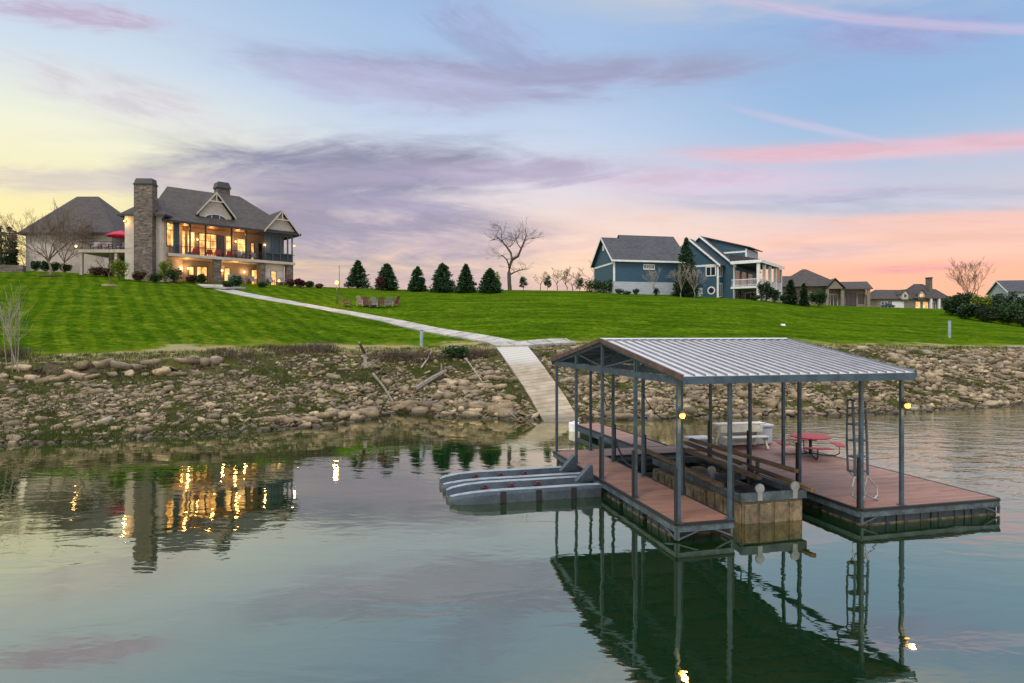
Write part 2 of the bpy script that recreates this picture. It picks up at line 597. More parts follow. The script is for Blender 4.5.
def tz(X, Y):
    X = np.asarray(X, float)
    Y = np.asarray(Y, float)
    x = CX + FOC * X / np.maximum(Y, 1e-3)
    I = lambda T: np.interp(x, T[0], T[1])
    ds, db, yb, dc, yc = I(T_DS), I(T_DB), I(T_YB), I(T_DC), I(T_YC)
    zb = CAMZ - (yb - HY) * db / FOC
    zc = CAMZ + (HY - yc) * dc / FOC
    lob = lambda a, b: 0.5 * np.sin(X * a + Y * b) + 0.3 * np.sin(X * a * 2.3 - Y * b * 1.7 + 1.3) + 0.2 * np.sin(X * a * 4.1 + Y * b * 5.3 + 2.1)
    s = np.clip((Y - ds) / (db - ds), 0, 1)
    prof_l = np.interp(s, [0, .5, .84, .92, 1], [0, .40, .66, .94, 1])
    prof_r = np.interp(s, [0, .3, .6, .85, 1], [0, .36, .64, .87, 1])
    wl = np.clip((270 - x) / 90, 0, 1)
    z_bank = zb * (prof_l * wl + prof_r * (1 - wl)) + 0.14 * lob(1.1, 0.8) * np.sin(np.pi * s)
    g = np.clip((Y - db) / (dc - db), 0, 1)
    z_lawn = zb + (zc - zb) * (g + 0.09 * np.sin(np.pi * g)) + 0.16 * lob(0.09, 0.13) * np.sin(np.pi * g)
    z_far = CAMZ + (HY - yc - 1.3 * np.clip((Y - dc) / 12, 0, 1)) * np.minimum(Y, 300) / FOC
    z_wat = np.maximum(-(ds - Y) * 0.2, -3.0)
    return np.where(Y < ds, z_wat, np.where(Y < db, z_bank, np.where(Y < dc, z_lawn, z_far)))


def gz(X, Y):
    return float(tz(X, Y))


def ground(x, y, d0=24.0, d1=420.0):
    """where the sight line through a point of the photograph meets the ground"""
    d = np.arange(d0, d1, 0.1)
    X = (x - CX) / FOC * d
    zr = CAMZ - (y - HY) / FOC * d
    hit = np.nonzero(tz(X, d) >= zr)[0]
    k = hit[0] if len(hit) else len(d) - 1
    return Vector((X[k], d[k], gz(X[k], d[k])))


def stand(x, d, sink=0.0):
    X = (x - CX) / FOC * d
    return Vector((X, d, gz(X, d) - sink))


def terrain_mat():
    m, nt, p = base_mat("lawn_and_bank")
    g = nt.n.new("ShaderNodeNewGeometry")
    pos = g.outputs["Position"]
    x, y, z = nt.sep(pos)
    a = nt.n.new("ShaderNodeAttribute")
    a.attribute_name = "bank"
    bank = a.outputs["Fac"]
    # mown stripes, curving across the left lawn
    warp = nt.noise(nt.vm('MULTIPLY', pos, (0.04, 0.04, 0)), 1.0, 2)
    u = nt.add(nt.add(nt.mul(x, 0.80), nt.mul(y, 0.52)), nt.mul(warp, 5.0))
    s1 = nt.ss(nt.m('SINE', nt.mul(u, 2 * math.pi / 1.45)), -0.45, 0.45)
    u2 = nt.add(nt.add(nt.mul(x, 0.35), nt.mul(y, -0.9)), nt.mul(warp, 6.0))
    s2 = nt.ss(nt.m('SINE', nt.mul(u2, 2 * math.pi / 3.4)), -0.6, 0.6)
    left = nt.ss(nt.sub(nt.mul(x, 1.0), nt.mul(y, -0.12)), -17, -3, 1.0, 0.05)
    nA = nt.noise(nt.vm('MULTIPLY', pos, (0.35, 0.35, 0)), 1.0, 6, 0.65)
    nB = nt.noise(nt.vm('MULTIPLY', pos, (2.2, 2.2, 1)), 1.0, 6, 0.7)
    nC = nt.noise(nt.vm('MULTIPLY', pos, (0.10, 0.55, 0)), 1.0, 5, 0.6)
    dk = (0.030, 0.072, 0.003)
    lt = (0.070, 0.126, 0.005)
    base = nt.mix(nt.ss(nC, 0.34, 0.66), dk, lt)
    st = nt.mix(s1, dk, (0.088, 0.128, 0.007))
    st = nt.mix(nt.mul(s2, 0.25), st, dk)
    c = nt.mix(nt.mul(left, nt.ss(nA, 0.3, 0.7, 0.22, 0.68)), base, st)
    c = nt.mix(nt.ss(nA, 0.5, 0.75, 0, 0.5), c, (0.135, 0.185, 0.014))
    f = nt.ss(nB, 0.3, 0.72, 0.62, 1.25)
    nD = nt.noise(nt.vm('MULTIPLY', pos, (1.1, 4.5, 1)), 1.0, 8, 0.78)
    fd = nt.ss(nD, 0.34, 0.68, 0.56, 1.38)
    c = nt.mix(1.0, c, nt.vec(fd, fd, nt.mul(fd, 0.9)), 'MULTIPLY')
    c = nt.mix(nt.ss(nt.noise(nt.vm('MULTIPLY', pos, (0.5, 1.4, 0)), 1.0, 6, 0.7), 0.52, 0.72, 0, 0.40), c, (0.14, 0.14, 0.03))
    c = nt.mix(1.0, c, nt.vec(f, f, f), 'MULTIPLY')
    # yellowed, thin turf toward the bank edge
    dry = nt.ss(nt.add(bank, nt.mul(nt.sub(nA, 0.5), 0.7)), 0.08, 0.42, 0, 0.75)
    c = nt.mix(dry, c, (0.15, 0.16, 0.022))
    bare = nt.ss(nt.add(nt.mul(bank, 0.8), nt.noise(nt.vm('MULTIPLY', pos, (0.16, 0.3, 0)), 1.0, 5, 0.6)), 0.69, 0.80, 0, 0.7)
    c = nt.mix(bare, c, (0.30, 0.24, 0.14))
    # bank soil with green patches
    soil = nt.mix(nt.ss(nB, 0.35, 0.65), (0.022, 0.017, 0.011), (0.10, 0.08, 0.052))
    gr = nt.noise(nt.vm('MULTIPLY', pos, (0.7, 0.9, 0)), 1.0, 5, 0.65)
    soil = nt.mix(nt.ss(gr, 0.46, 0.58), soil, (0.065, 0.072, 0.016))
    wet = nt.ss(z, 0.0, 0.30, 0.5, 1.0)
    soil = nt.mix(1.0, soil, nt.vec(wet, wet, wet), 'MULTIPLY')
    edge = nt.ss(nt.add(bank, nt.mul(nt.sub(nB, 0.5), 0.5)), 0.55, 0.75)
    c = nt.mix(edge, c, soil)
    nt.put(p.inputs["Base Color"], c)
    p.inputs["Roughness"].default_value = 0.9
    p.inputs["Specular IOR Level"].default_value = 0.0
    fine = nt.noise(pos, 9.0, 5, 0.75)
    nt.put(p.inputs["Normal"], nt.bump(nt.add(nt.mul(nB, 0.6), fine), 0.8, 0.10))
    return m


def build_terrain():
    xs = np.concatenate([np.arange(-900, -60, 14.0), np.arange(-60, 1084, 2.5), np.arange(1084, 1901, 14.0)])
    ds = np.concatenate([np.arange(20, 64, 0.28), np.arange(64, 132, 0.9), np.arange(132, 310, 6), [340, 420, 600, 900, 1500, 2600, 5000]])
    XX = (xs[None, :] - CX) / FOC * ds[:, None]
    YY = np.repeat(ds[:, None], len(xs), 1)
    ZZ = tz(XX, YY)
    nr, nc = XX.shape
    V = np.stack([XX, YY, ZZ], -1).reshape(-1, 3)
    i = np.arange(nr * nc).reshape(nr, nc)
    Fq = np.stack([i[:-1, :-1], i[:-1, 1:], i[1:, 1:], i[1:, :-1]], -1).reshape(-1, 4)
    o = mesh_np("ground", V, Fq, terrain_mat(), smooth=True)
    xx = np.repeat(xs[None, :], nr, 0)
    db = np.interp(xx, *T_DB)
    w = np.interp(xx, [0, 250, 600, 1024], [3.0, 5.0, 4.5, 7.0])
    k = np.clip(1 - (YY - db + 0.4) / w, 0, 1)
    k = np.where(YY < db - 0.4, 1, k * 0.62)
    at_ = o.data.attributes.new("bank", 'FLOAT', 'POINT')
    at_.data.foreach_set("value", k.astype(np.float32).ravel())
    tag(o, kind="structure")
    return o


build_terrain()


# ------------------------------------------------------------------ water
def water_mat():
    m, nt, p = base_mat("lake_water")
    nt.n.remove(p)
    g = nt.n.new("ShaderNodeNewGeometry")
    pos = g.outputs["Position"]
    a = nt.noise(nt.vm('MULTIPLY', pos, (0.55, 1.1, 0)), 1.0, 3, 0.5, 0.6)
    b = nt.noise(nt.vm('MULTIPLY', pos, (1.9, 3.6, 0)), 1.0, 3, 0.5, 0.3)
    c = nt.noise(nt.vm('MULTIPLY', pos, (0.10, 0.16, 0)), 1.0, 2, 0.5)
    wx_, wy_, wz_ = nt.sep(pos)
    wind = nt.mul(nt.ss(nt.add(wx_, nt.mul(c, 8.0)), 11, 21, 0.0, 1.0), nt.ss(wy_, 15, 24, 0.0, 1.0))
    calm = nt.add(nt.ss(c, 0.36, 0.64, 0.25, 1.0), nt.mul(wind, 4.5))
    h = nt.mul(nt.add(nt.mul(a, 1.0), nt.mul(b, 0.24)), calm)
    nrm = nt.bump(h, 1.0, 0.0115)
    gl = nt.n.new("ShaderNodeBsdfGlossy")
    gl.inputs["Color"].default_value = (1.0, 0.965, 0.79, 1)
    gl.inputs["Roughness"].default_value = 0.015
    nt.put(gl.inputs["Normal"], nrm)
    df = nt.n.new("ShaderNodeBsdfDiffuse")
    df.inputs["Color"].default_value = (0.003, 0.018, 0.005, 1)
    fr = nt.n.new("ShaderNodeFresnel")
    fr.inputs["IOR"].default_value = 1.333
    nt.put(fr.inputs["Normal"], nrm)
    fac = nt.m('MULTIPLY_ADD', fr.outputs[0], 0.78, 0.37, clamp=True)
    mx = nt.n.new("ShaderNodeMixShader")
    nt.put(mx.inputs[0], fac)
    nt.l.new(df.outputs[0], mx.inputs[1])
    nt.l.new(gl.outputs[0], mx.inputs[2])
    nt.l.new(mx.outputs[0], nt.n["Material Output"].inputs[0])
    return m


wm = MB()
wm.poly([(-4000, -4000, 0), (4000, -4000, 0), (4000, 6000, 0), (-4000, 6000, 0)])
tag(wm.build("water", water_mat()), kind="structure")

# ------------------------------------------------------------------ world
def build_world():
    w = bpy.data.worlds.new("World")
    scene.world = w
    w.use_nodes = True
    nt = NT(w.node_tree)
    bg = nt.n["Background"]
    tc = nt.n.new("ShaderNodeTexCoord")
    d = nt.vm('NORMALIZE', tc.outputs["Generated"])
    x, y, z = nt.sep(d)
    DEG = 57.29578
    V = nt.mul(nt.m('ARCSINE', nt.m('MAXIMUM', z, 0.0)), DEG)            # elevation, degrees
    U = nt.mul(nt.m('ARCTAN2', x, y), DEG)                              # azimuth from +Y toward +X
    side = nt.m('DIVIDE', x, nt.m('MAXIMUM', nt.m('SQRT', nt.add(nt.mul(x, x), nt.mul(y, y))), 1e-4))
    front = nt.m('DIVIDE', y, nt.m('MAXIMUM', nt.m('SQRT', nt.add(nt.mul(x, x), nt.mul(y, y))), 1e-4))
    ve = nt.m('DIVIDE', V, 60.0, clamp=True)
    E = lambda deg: deg / 60.0
    L = nt.ramp(ve, [(E(0), srgb(254, 204, 108)), (E(6), srgb(255, 226, 132)), (E(10), srgb(253, 236, 166)), (E(15), srgb(242, 240, 208)), (E(20), srgb(208, 220, 230)), (E(30), srgb(160, 188, 222)), (E(60), srgb(120, 155, 205))])
    Cc = nt.ramp(ve, [(E(0), srgb(246, 156, 126)), (E(5), srgb(255, 186, 136)), (E(9), srgb(244, 214, 196)), (E(13), srgb(226, 214, 216)), (E(17), srgb(200, 211, 228)), (E(22), srgb(172, 195, 224)), (E(30), srgb(150, 182, 222)), (E(60), srgb(118, 152, 205))])
    Rr = nt.ramp(ve, [(E(0), srgb(254, 162, 112)), (E(5), srgb(254, 172, 130)), (E(7.5), srgb(248, 188, 164)), (E(9.5), srgb(206, 192, 198)), (E(14), srgb(168, 188, 212)), (E(18), srgb(146, 178, 214)), (E(30), srgb(132, 164, 212)), (E(60), srgb(112, 146, 202))])
    sL = nt.ss(side, -0.60, -0.10, 1.0, 0.0)
    sR = nt.ss(side, 0.0, 0.5, 0.0, 1.0)
    col = nt.mix(sL, nt.mix(sR, Cc, Rr), L)

    seed = [0.0]

    def cloud(col, u0, v0, du, dv, color, opac, fu=0.09, fv=0.5, tilt=0.0, lo=0.30, hi=0.85, k=0.9, det=5, dist=0.8, rough=0.6):
        seed[0] += 3.7
        du, dv = du * 1.35, dv * 1.45
        uu = nt.sub(U, u0)
        vv = nt.sub(nt.sub(V, v0), nt.mul(uu, tilt))
        e = nt.m('EXPONENT', nt.mul(nt.add(nt.m('POWER', nt.m('ABSOLUTE', nt.mul(uu, 1 / du)), 2.5), nt.m('POWER', nt.m('ABSOLUTE', nt.mul(vv, 1 / dv)), 2.0)), -1.0))
        n1 = nt.noise(nt.vec(nt.mul(uu, fu), nt.mul(vv, fv), seed[0]), 1.0, det, rough, dist)
        n2 = nt.noise(nt.vec(nt.add(nt.mul(uu, fu * 3.2), nt.mul(vv, fv * 0.8)), nt.mul(vv, fv * 2.6), seed[0] + 9.1), 1.0, 3, 0.65, 0.8)
        n = nt.add(nt.mul(n1, 0.78), nt.mul(n2, 0.22))
        mk = nt.ss(nt.add(n, nt.mul(nt.sub(e, 0.5), 0.30)), 0.29, 0.69, 0.0, opac)
        c0 = srgb(*color)
        cc = nt.mix(nt.ss(nt.add(nt.mul(n1, 0.7), nt.mul(n2, 0.3)), 0.36, 0.66), tuple(min(1, q * 1.10) for q in c0), tuple(q * 0.86 for q in c0))
        return nt.mix(nt.mul(mk, nt.ss(e, 0.0, 0.75)), col, cc)

    # peach and orange bands low in the sky
    col = cloud(col, -17, 5.6, 8, 1.0, (255, 204, 120), 0.95, 0.12, 0.7, 0.0)
    col = cloud(col, 10, 8.6, 13, 1.7, (252, 205, 180), 0.7, 0.06, 0.4, 0.02)
    col = cloud(col, 33, 6.6, 11, 1.0, (252, 190, 160), 0.85, 0.06, 0.6, -0.04)
    col = cloud(col, 29, 10.2, 12, 0.9, (186, 186, 202), 0.75, 0.07, 0.6, -0.10)
    col = cloud(col, 34, 8.5, 7, 0.45, (252, 186, 158), 0.8, 0.09, 0.8, -0.06)
    col = cloud(col, 2, 5.6, 14, 1.3, (255, 208, 168), 0.8, 0.08, 0.5, 0.03)
    # horizon mauve
    col = cloud(col, -10, 3.9, 17, 1.3, (190, 156, 166), 0.75, 0.10, 0.6, -0.02, 0.2, 0.8)
    # big purple masses
    col = cloud(col, -14.5, 13.4, 13, 2.3, (146, 139, 160), 1.0, 0.085, 0.42, 0.06, 0.22, 0.85, 1.1)
    col = cloud(col, -3.5, 14.0, 11, 0.9, (178, 160, 184), 0.75, 0.10, 0.6, 0.05, 0.25, 0.85, 1.0)
    col = cloud(col, -13.5, 8.6, 13, 2.5, (164, 146, 162), 1.0, 0.085, 0.42, -0.03, 0.22, 0.85, 1.2)
    col = cloud(col, -10.5, 11.2, 6, 0.8, (160, 146, 172), 0.7, 0.13, 0.7, -0.06, 0.25, 0.85, 1.0)
    col = cloud(col, 6.2, 13.5, 4.0, 0.28, (176, 160, 186), 0.6, 0.2, 1.4, 0.13, 0.3, 0.8, 0.7)
    col = cloud(col, -30, 11.6, 11, 0.8, (206, 188, 190), 0.6, 0.10, 0.6, 0.10, 0.3, 0.9, 1.0)
    col = cloud(col, -31, 17.4, 6, 1.2, (218, 206, 210), 0.7, 0.13, 0.5, -0.10, 0.3, 0.9, 1.1)
    # upper lavender bands
    col = cloud(col, 0.0, 21.6, 17, 1.3, (164, 162, 190), 0.9, 0.075, 0.42, -0.01, 0.25, 0.9, 1.2)
    col = cloud(col, -11, 20.6, 9, 1.5, (186, 182, 208), 0.75, 0.09, 0.42, -0.03, 0.25, 0.9, 1.2)
    col = cloud(col, -1.5, 25.0, 5, 1.6, (158, 164, 200), 0.7, 0.13, 0.45, -0.35, 0.3, 0.9, 1.2)
    col = cloud(col, -34, 22.4, 4.6, 0.7, (196, 178, 200), 0.9, 0.16, 0.7, 0.13, 0.25, 0.8, 1.0)
    col = cloud(col, 31, 22.0, 5, 1.1, (158, 158, 202), 0.7, 0.13, 0.5, -0.2, 0.3, 0.9, 1.0)
    # pink on the right
    col = cloud(col, 30, 13.9, 13, 0.62, (248, 182, 184), 0.75, 0.07, 0.6, -0.075, 0.25, 0.65, 0.55)
    col = cloud(col, 19, 12.6, 9, 1.1, (222, 186, 204), 0.7, 0.08, 0.5, -0.06, 0.25, 0.8, 0.8)
    col = cloud(col, 27, 10.8, 4.5, 0.35, (176, 168, 192), 0.6, 0.2, 1.2, 0.0, 0.3, 0.8, 0.8)
    col = cloud(col, 32.0, 4.9, 4.0, 0.25, (232, 140, 140), 0.75, 0.15, 1.2, 0.03, 0.25, 0.7, 0.6)
    col = cloud(col, 24, 6.5, 5, 0.45, (214, 176, 180), 0.5, 0.15, 1.0, 0.04, 0.3, 0.8, 0.7)
    col = cloud(col, 24, 31, 22, 4.5, (236, 222, 200), 0.85, 0.05, 0.25, -0.1, 0.3, 0.9, 0.5)
    col = cloud(col, -20, 33, 14, 3.5, (150, 160, 178), 0.7, 0.05, 0.25, 0.0, 0.3, 0.9, 0.5)
    # vapour trails
    col = cloud(col, 29, 23.3, 14, 0.30, (206, 190, 216), 0.7, 0.08, 0.9, -0.30, 0.25, 0.9, 0.5)
    col = cloud(col, 25.5, 16.2, 5.5, 0.28, (200, 190, 212), 0.7, 0.1, 0.9, -0.35, 0.25, 0.9, 0.5)

    # the sky overhead and behind the viewer, outside the picture, brightened as added fill light
    back = nt.ss(front, 0.35, -0.6, 0.0, 1.0)
    zen = nt.ss(V, 29, 58, 0.0, 1.0)
    col = nt.mix(nt.mul(back, 0.6), col, (0.62, 0.62, 0.64))
    col = nt.mix(nt.mul(zen, 0.75), col, (0.80, 0.79, 0.77))
    gain = nt.add(nt.add(1.0, nt.mul(zen, 2.3)), nt.mul(back, 0.25))
    col = nt.mix(1.0, col, nt.vec(gain, gain, gain), 'MULTIPLY')
    sky = nt.n.new("ShaderNodeTexSky")
    sky.sky_type = 'NISHITA'
    sky.sun_disc = False
    sky.sun_elevation = R(SUN_EL)
    sky.sun_rotation = R(SUN_AZ)
    sky.altitude = 200
    tot = nt.mix(1.0, nt.mix(1.0, col, (9.6, 9.6, 9.6), 'MULTIPLY'), nt.mix(1.0, sky.outputs[0], (0.25, 0.25, 0.25), 'MULTIPLY'), 'ADD')
    nt.put(bg.inputs[0], tot)
    bg.inputs[1].default_value = 0.1


SUN_EL, SUN_AZ = 52.0, 212.0
build_world()
sd = bpy.data.lights.new("sun", 'SUN')
sd.energy = 1.7
sd.angle = R(16)
sd.color = (1.0, 0.89, 0.76)
so = bpy.data.objects.new("sun", sd)
COL.objects.link(so)
az, el = R(SUN_AZ), R(SUN_EL)
to_sun = Vector((math.sin(az) * math.cos(el), math.cos(az) * math.cos(el), math.sin(el)))
so.rotation_euler = to_sun.to_track_quat('Z', 'Y').to_euler()
scene.view_settings.view_transform = 'Standard'
scene.view_settings.look = 'None'
scene.view_settings.exposure = 0.0
scene.view_settings.gamma = 1.0
scene.view_settings.use_curve_mapping = False


def lamp(loc, power, color=(1.0, 0.6, 0.25), size=0.12, parent=None):
    l = bpy.data.lights.new("lamp_light", 'POINT')
    l.energy = power
    l.color = color
    l.shadow_soft_size = size
    o = bpy.data.objects.new("lamp_light", l)
    COL.objects.link(o)
    o.location = loc
    if parent:
        o.parent = parent
    return o


# ------------------------------------------------------------------ path and ramp
def strip(name, left, right, mat, lift=0.035, skirt=0.25, n=24, kerb=None):
    """a paved strip laid on the ground between two edge lines of ground points"""
    def resample(pts, n):
        pts = [Vector(p) for p in pts]
        L = [0]
        for a, b in zip(pts, pts[1:]):
            L.append(L[-1] + (b - a).length)
        out = []
        for k in range(n):
            t = L[-1] * k / (n - 1)
            j = max(i for i in range(len(L) - 1) if L[i] <= t + 1e-9)
            f = (t - L[j]) / max(1e-9, L[j + 1] - L[j])
            out.append(pts[j].lerp(pts[j + 1], min(1, f)))
        return out
    A, B = resample(left, n), resample(right, n)
    mb = MB()
    cross = 5
    rows = []
    for a, b in zip(A, B):
        r = []
        for q in range(cross):
            p = a.lerp(b, q / (cross - 1))
            r.append(Vector((p.x, p.y, max(gz(p.x, p.y), gz(p.x, p.y)) + lift)))
        zz = [q.z for q in r]
        mid = sum(zz) / len(zz)
        for q in r:
            q.z = 0.5 * q.z + 0.5 * max(mid, q.z)
        rows.append(r)
    run = 0.0
    for r0, r1 in zip(rows, rows[1:]):
        ln = (r1[2] - r0[2]).length
        seg = 0 if int(run / 1.6) == int((run + ln) / 1.6) else 1
        run += ln
        f = 1.0 if not seg else max(.5, 1 - .12 / max(ln, .13))
        for q in range(cross - 1):
            e0, e1 = r0[q].lerp(r1[q], f), r0[q + 1].lerp(r1[q + 1], f)
            mb.poly([r0[q], r0[q + 1], e1, e0])
            if seg:
                mb.poly([e0, e1, r1[q + 1], r1[q]], 1)
        for q in (0, cross - 1):
            d = Vector((0, 0, -skirt))
            mb.poly([r0[q], r1[q], r1[q] + d, r0[q] + d])
    for r in (rows[0], rows[-1]):
        for q in range(cross - 1):
            d = Vector((0, 0, -skirt))
            mb.poly([r[q], r[q + 1], r[q + 1] + d, r[q] + d])
    return mb.build(name, [mat, JOINT])


def gp(lst):
    return [ground(x, y) for x, y in lst]


def smooth_line(lst, it=2):
    for _ in range(it):
        o = [lst[0]]
        for a, b in zip(lst, lst[1:]):
            o += [(a[0] * .75 + b[0] * .25, a[1] * .75 + b[1] * .25), (a[0] * .25 + b[0] * .75, a[1] * .25 + b[1] * .75)]
        o.append(lst[-1])
        lst = o
    return lst


def centre_path(name, pix, width, mat, lift):
    c = [ground(x, y) for x, y in smooth_line(pix)]
    Lf, Rt = [], []
    for i, p in enumerate(c):
        t = (c[min(i + 1, len(c) - 1)] - c[max(i - 1, 0)])
        t.z = 0
        t.normalize()
        nrm = Vector((-t.y, t.x, 0)) * width / 2
        Lf.append(p + nrm)
        Rt.append(p - nrm)
    return tag(strip(name, Lf, Rt, mat, lift, 0.2, 70), kind="structure")


centre_path("path", [(508, 343.5), (470, 336.5), (422, 328.5), (380, 318.5), (320, 308), (290, 302.5), (255, 296.5), (228, 291), (214, 286.5)], 2.0, PATHM, 0.035)
tag(strip("patio", [ground(196, 284.2), ground(214, 284.8), ground(240, 286.5)], [ground(206, 288.5), ground(226, 290.5), ground(246, 289)], PATHM, 0.055, 0.2, 10), kind="structure")
tag(strip("path", [ground(488, 344), ground(520, 343.0), ground(566, 340)], [ground(496, 348.5), ground(530, 348.5), ground(576, 345.5)], PATHM, 0.14, 0.45, 30), kind="structure")

rl0, rr0 = ground(495, 346.5), ground(527, 347.5)
rl1, rr1 = Vector(((541 - CX) / FOC * 37.3, 37.3, 0)), Vector(((577.5 - CX) / FOC * 37.3, 37.3, 0))


def build_ramp():
    mb = MB()
    n = 28
    rows = []
    for k in range(n + 1):
        t = k / n * 1.28
        a = rl0.lerp(rl1, t)
        b = rr0.lerp(rr1, t)
        tt = min(t, 1.3)
        za = rl0.z + 0.09 + (0.02 - rl0.z) * tt
        hi = max(gz(a.lerp(b, q / 6).x, a.lerp(b, q / 6).y) for q in range(7))
        rows.append([Vector((a.x, a.y, max(za, hi + .06))), Vector((b.x, b.y, max(za, hi + .06)))])
    for _ in range(3):
        zs = [r[0].z for r in rows]
        for k in range(1, n):
            zz = max(zs[k], (zs[k - 1] + zs[k + 1]) / 2)
            rows[k][0].z = rows[k][1].z = zz
    for (a0, b0), (a1, b1) in zip(rows, rows[1:]):
        mb.poly([a0, b0, b1, a1])
        d = Vector((0, 0, -0.9))
        mb.poly([a0, a1, a1 + d, a0 + d])
        mb.poly([b0, b1, b1 + d, b0 + d])
    m, nt, p = base_mat("grooved_ramp_concrete")
    g = nt.n.new("ShaderNodeNewGeometry")
    pos = g.outputs["Position"]
    px, py, pz = nt.sep(pos)
    along = nt.add(nt.mul(py, 0.97), nt.mul(px, -0.25))
    saw = nt.m('FRACT', nt.mul(along, 1 / 0.55))
    j = nt.ss(saw, 0.78, 1.0, 1.0, 0.5)
    n1 = nt.noise(nt.vm('MULTIPLY', pos, (0.8, 0.8, 0)), 1.0, 6, 0.65)
    c = nt.mix(nt.ss(n1, 0.3, 0.7), (0.20, 0.155, 0.10), (0.34, 0.28, 0.20))
    c = nt.mix(nt.ss(pz, 2.4, 3.4), c, (0.38, 0.36, 0.32))
    wet = nt.ss(pz, 0.0, 0.5, 0.55, 1.0)
    k = nt.mul(j, wet)
    c = nt.mix(1.0, c, nt.vec(k, k, k), 'MULTIPLY')
    nt.put(p.inputs["Base Color"], c)
    p.inputs["Roughness"].default_value = 0.88
    nt.put(p.inputs["Normal"], nt.bump(nt.add(j, nt.mul(n1, 0.3)), 0.5, 0.03))
    tag(mb.build("boat_ramp", m), kind="structure")


build_ramp()


def in_ramp(X, Y, pad=0.35):
    t = (Y - rl0.y) / (rl1.y - rl0.y)
    if t < -0.12 or t > 1.35:
        return False
    xl = rl0.x + (rl1.x - rl0.x) * t
    xr = rr0.x + (rr1.x - rr0.x) * t
    return xl - pad < X < xr + pad


# ------------------------------------------------------------------ rocks
def rock_proto(seed, flat=0.45):
    r = random.Random(seed)
    bm = bmesh.new()
    # broken slab: a skewed plate with chipped corners and a flat bedding plane
    n = r.randint(5, 7)
    for k in range(n):
        a = 6.283 * (k + r.uniform(-.32, .32)) / n
        q = r.uniform(.72, 1.0)
        p = Vector((math.cos(a) * .64 * q, math.sin(a) * .50 * q, 0))
        t = r.uniform(.38, .5) * flat
        bm.verts.new(p * r.uniform(.78, .98) + Vector((0, 0, t)))
        bm.verts.new(p * r.uniform(.9, 1.05) + Vector((r.uniform(-.04, .04), r.uniform(-.04, .04), r.uniform(-.1, .2) * flat)))
        bm.verts.new(p * r.uniform(.7, .95) - Vector((0, 0, .42 * flat)))
    res = bmesh.ops.convex_hull(bm, input=bm.verts)
    bmesh.ops.delete(bm, geom=[v for v in bm.verts if not v.link_faces], context='VERTS')
    bmesh.ops.triangulate(bm, faces=bm.faces)
    bm.verts.index_update()
    V = np.array([v.co[:] for v in bm.verts])
    Fq = np.array([[v.index for v in f.verts] for f in bm.faces])
    bm.free()
    return V, Fq


PROTO = [rock_proto(100 + k, 0.26 + 0.05 * (k % 6)) for k in range(18)]


def bank_point(x, s):
    ds = float(np.interp(x, *T_DS)); db = float(np.interp(x, *T_DB))
    d = ds + (db - ds) * s
    X = (x - CX) / FOC * d
    return X, d


def rock_transform(sz, x_yaw=None):
    yaw = random.gauss(0, 0.55) if random.random() < 0.7 else random.uniform(0, 6.28)
    tilt = random.gauss(0, 0.34)
    M = Matrix.Rotation(yaw, 3, 'Z') @ Matrix.Rotation(tilt + 0.15, 3, 'X') @ Matrix.Rotation(random.gauss(0, 0.3), 3, 'Y')
    S = Matrix.Diagonal((sz * random.uniform(0.9, 1.3), sz * random.uniform(0.7, 1.1), sz * random.uniform(0.7, 1.25)))
    return M, S


def build_rubble():
    Vs, Fs, off = [], [], 0
    cnt = 0
    tries = 0
    while cnt < 24000 and tries < 90000:
        tries += 1
        x = random.uniform(-140, 1170)
        s = random.betavariate(0.95, 1.1) * 1.0 - 0.04
        if x < 270:
            s = min(s, random.uniform(0.5, 0.93))
        X, d = bank_point(x, s)
        if in_ramp(X, d, 0.2):
            continue
        # thinner where grass grows
        gnoise = math.sin(X * 0.55 + 1.3) * math.sin(d * 0.8 + X * 0.21) + 0.4 * math.sin(X * 1.7 + d * 1.1)
        dens = 1.0 if x > 640 else 0.82
        if 255 < x < 500 and s > 0.45:
            dens = 0.45
        if gnoise > 0.55 and random.random() > 0.3 * dens:
            continue
        if random.random() > dens:
            continue
        if x < 290:
            sz = random.lognormvariate(-1.95, 0.50)
        elif x < 600:
            sz = random.lognormvariate(-1.62, 0.52)
        else:
            sz = random.lognormvariate(-1.55, 0.50)
        sz = min(sz, 0.85)
        V, Fq = random.choice(PROTO)
        M, S = rock_transform(sz)
        V = V * np.array([1, 1, random.choice((.7, 1.0, 1.5))])
        A = np.array(M @ S)
        z = gz(X, d) + 0.09 * sz
        Vs.append(V @ A.T + np.array([X, d, z]))
        Fs.append(Fq + off)
        off += len(V)
        cnt += 1
    o = mesh_np("riprap_rubble", np.concatenate(Vs), np.concatenate(Fs), ROCK)
    tag(o, "loose pale limestone rubble covering the lake bank", "rubble", kind="stuff")


build_rubble()

ROCK_MESH = []
for k in range(18):
    V, Fq = rock_proto(300 + k, 0.42 + 0.05 * (k % 6))
    ob = mesh_np("slab_rock", V, Fq, ROCK)
    me = ob.data
    bpy.data.objects.remove(ob)
    ROCK_MESH.append(me)


def slab(X, Y, sz, label, group, yaw=None, dz=0.05, asp=1.0):
    o = bpy.data.objects.new("slab_rock", random.choice(ROCK_MESH))
    COL.objects.link(o)
    o.location = (X, Y, gz(X, Y) + dz * sz)
    o.rotation_euler = (random.gauss(0.12, 0.2), random.gauss(0, 0.16), random.gauss(0, 0.4) if yaw is None else yaw)
    o.scale = (sz * random.uniform(0.9, 1.35) * asp, sz * random.uniform(0.75, 1.1), sz * random.uniform(0.75, 1.2))
    tag(o, label, "rock", group)
    return o


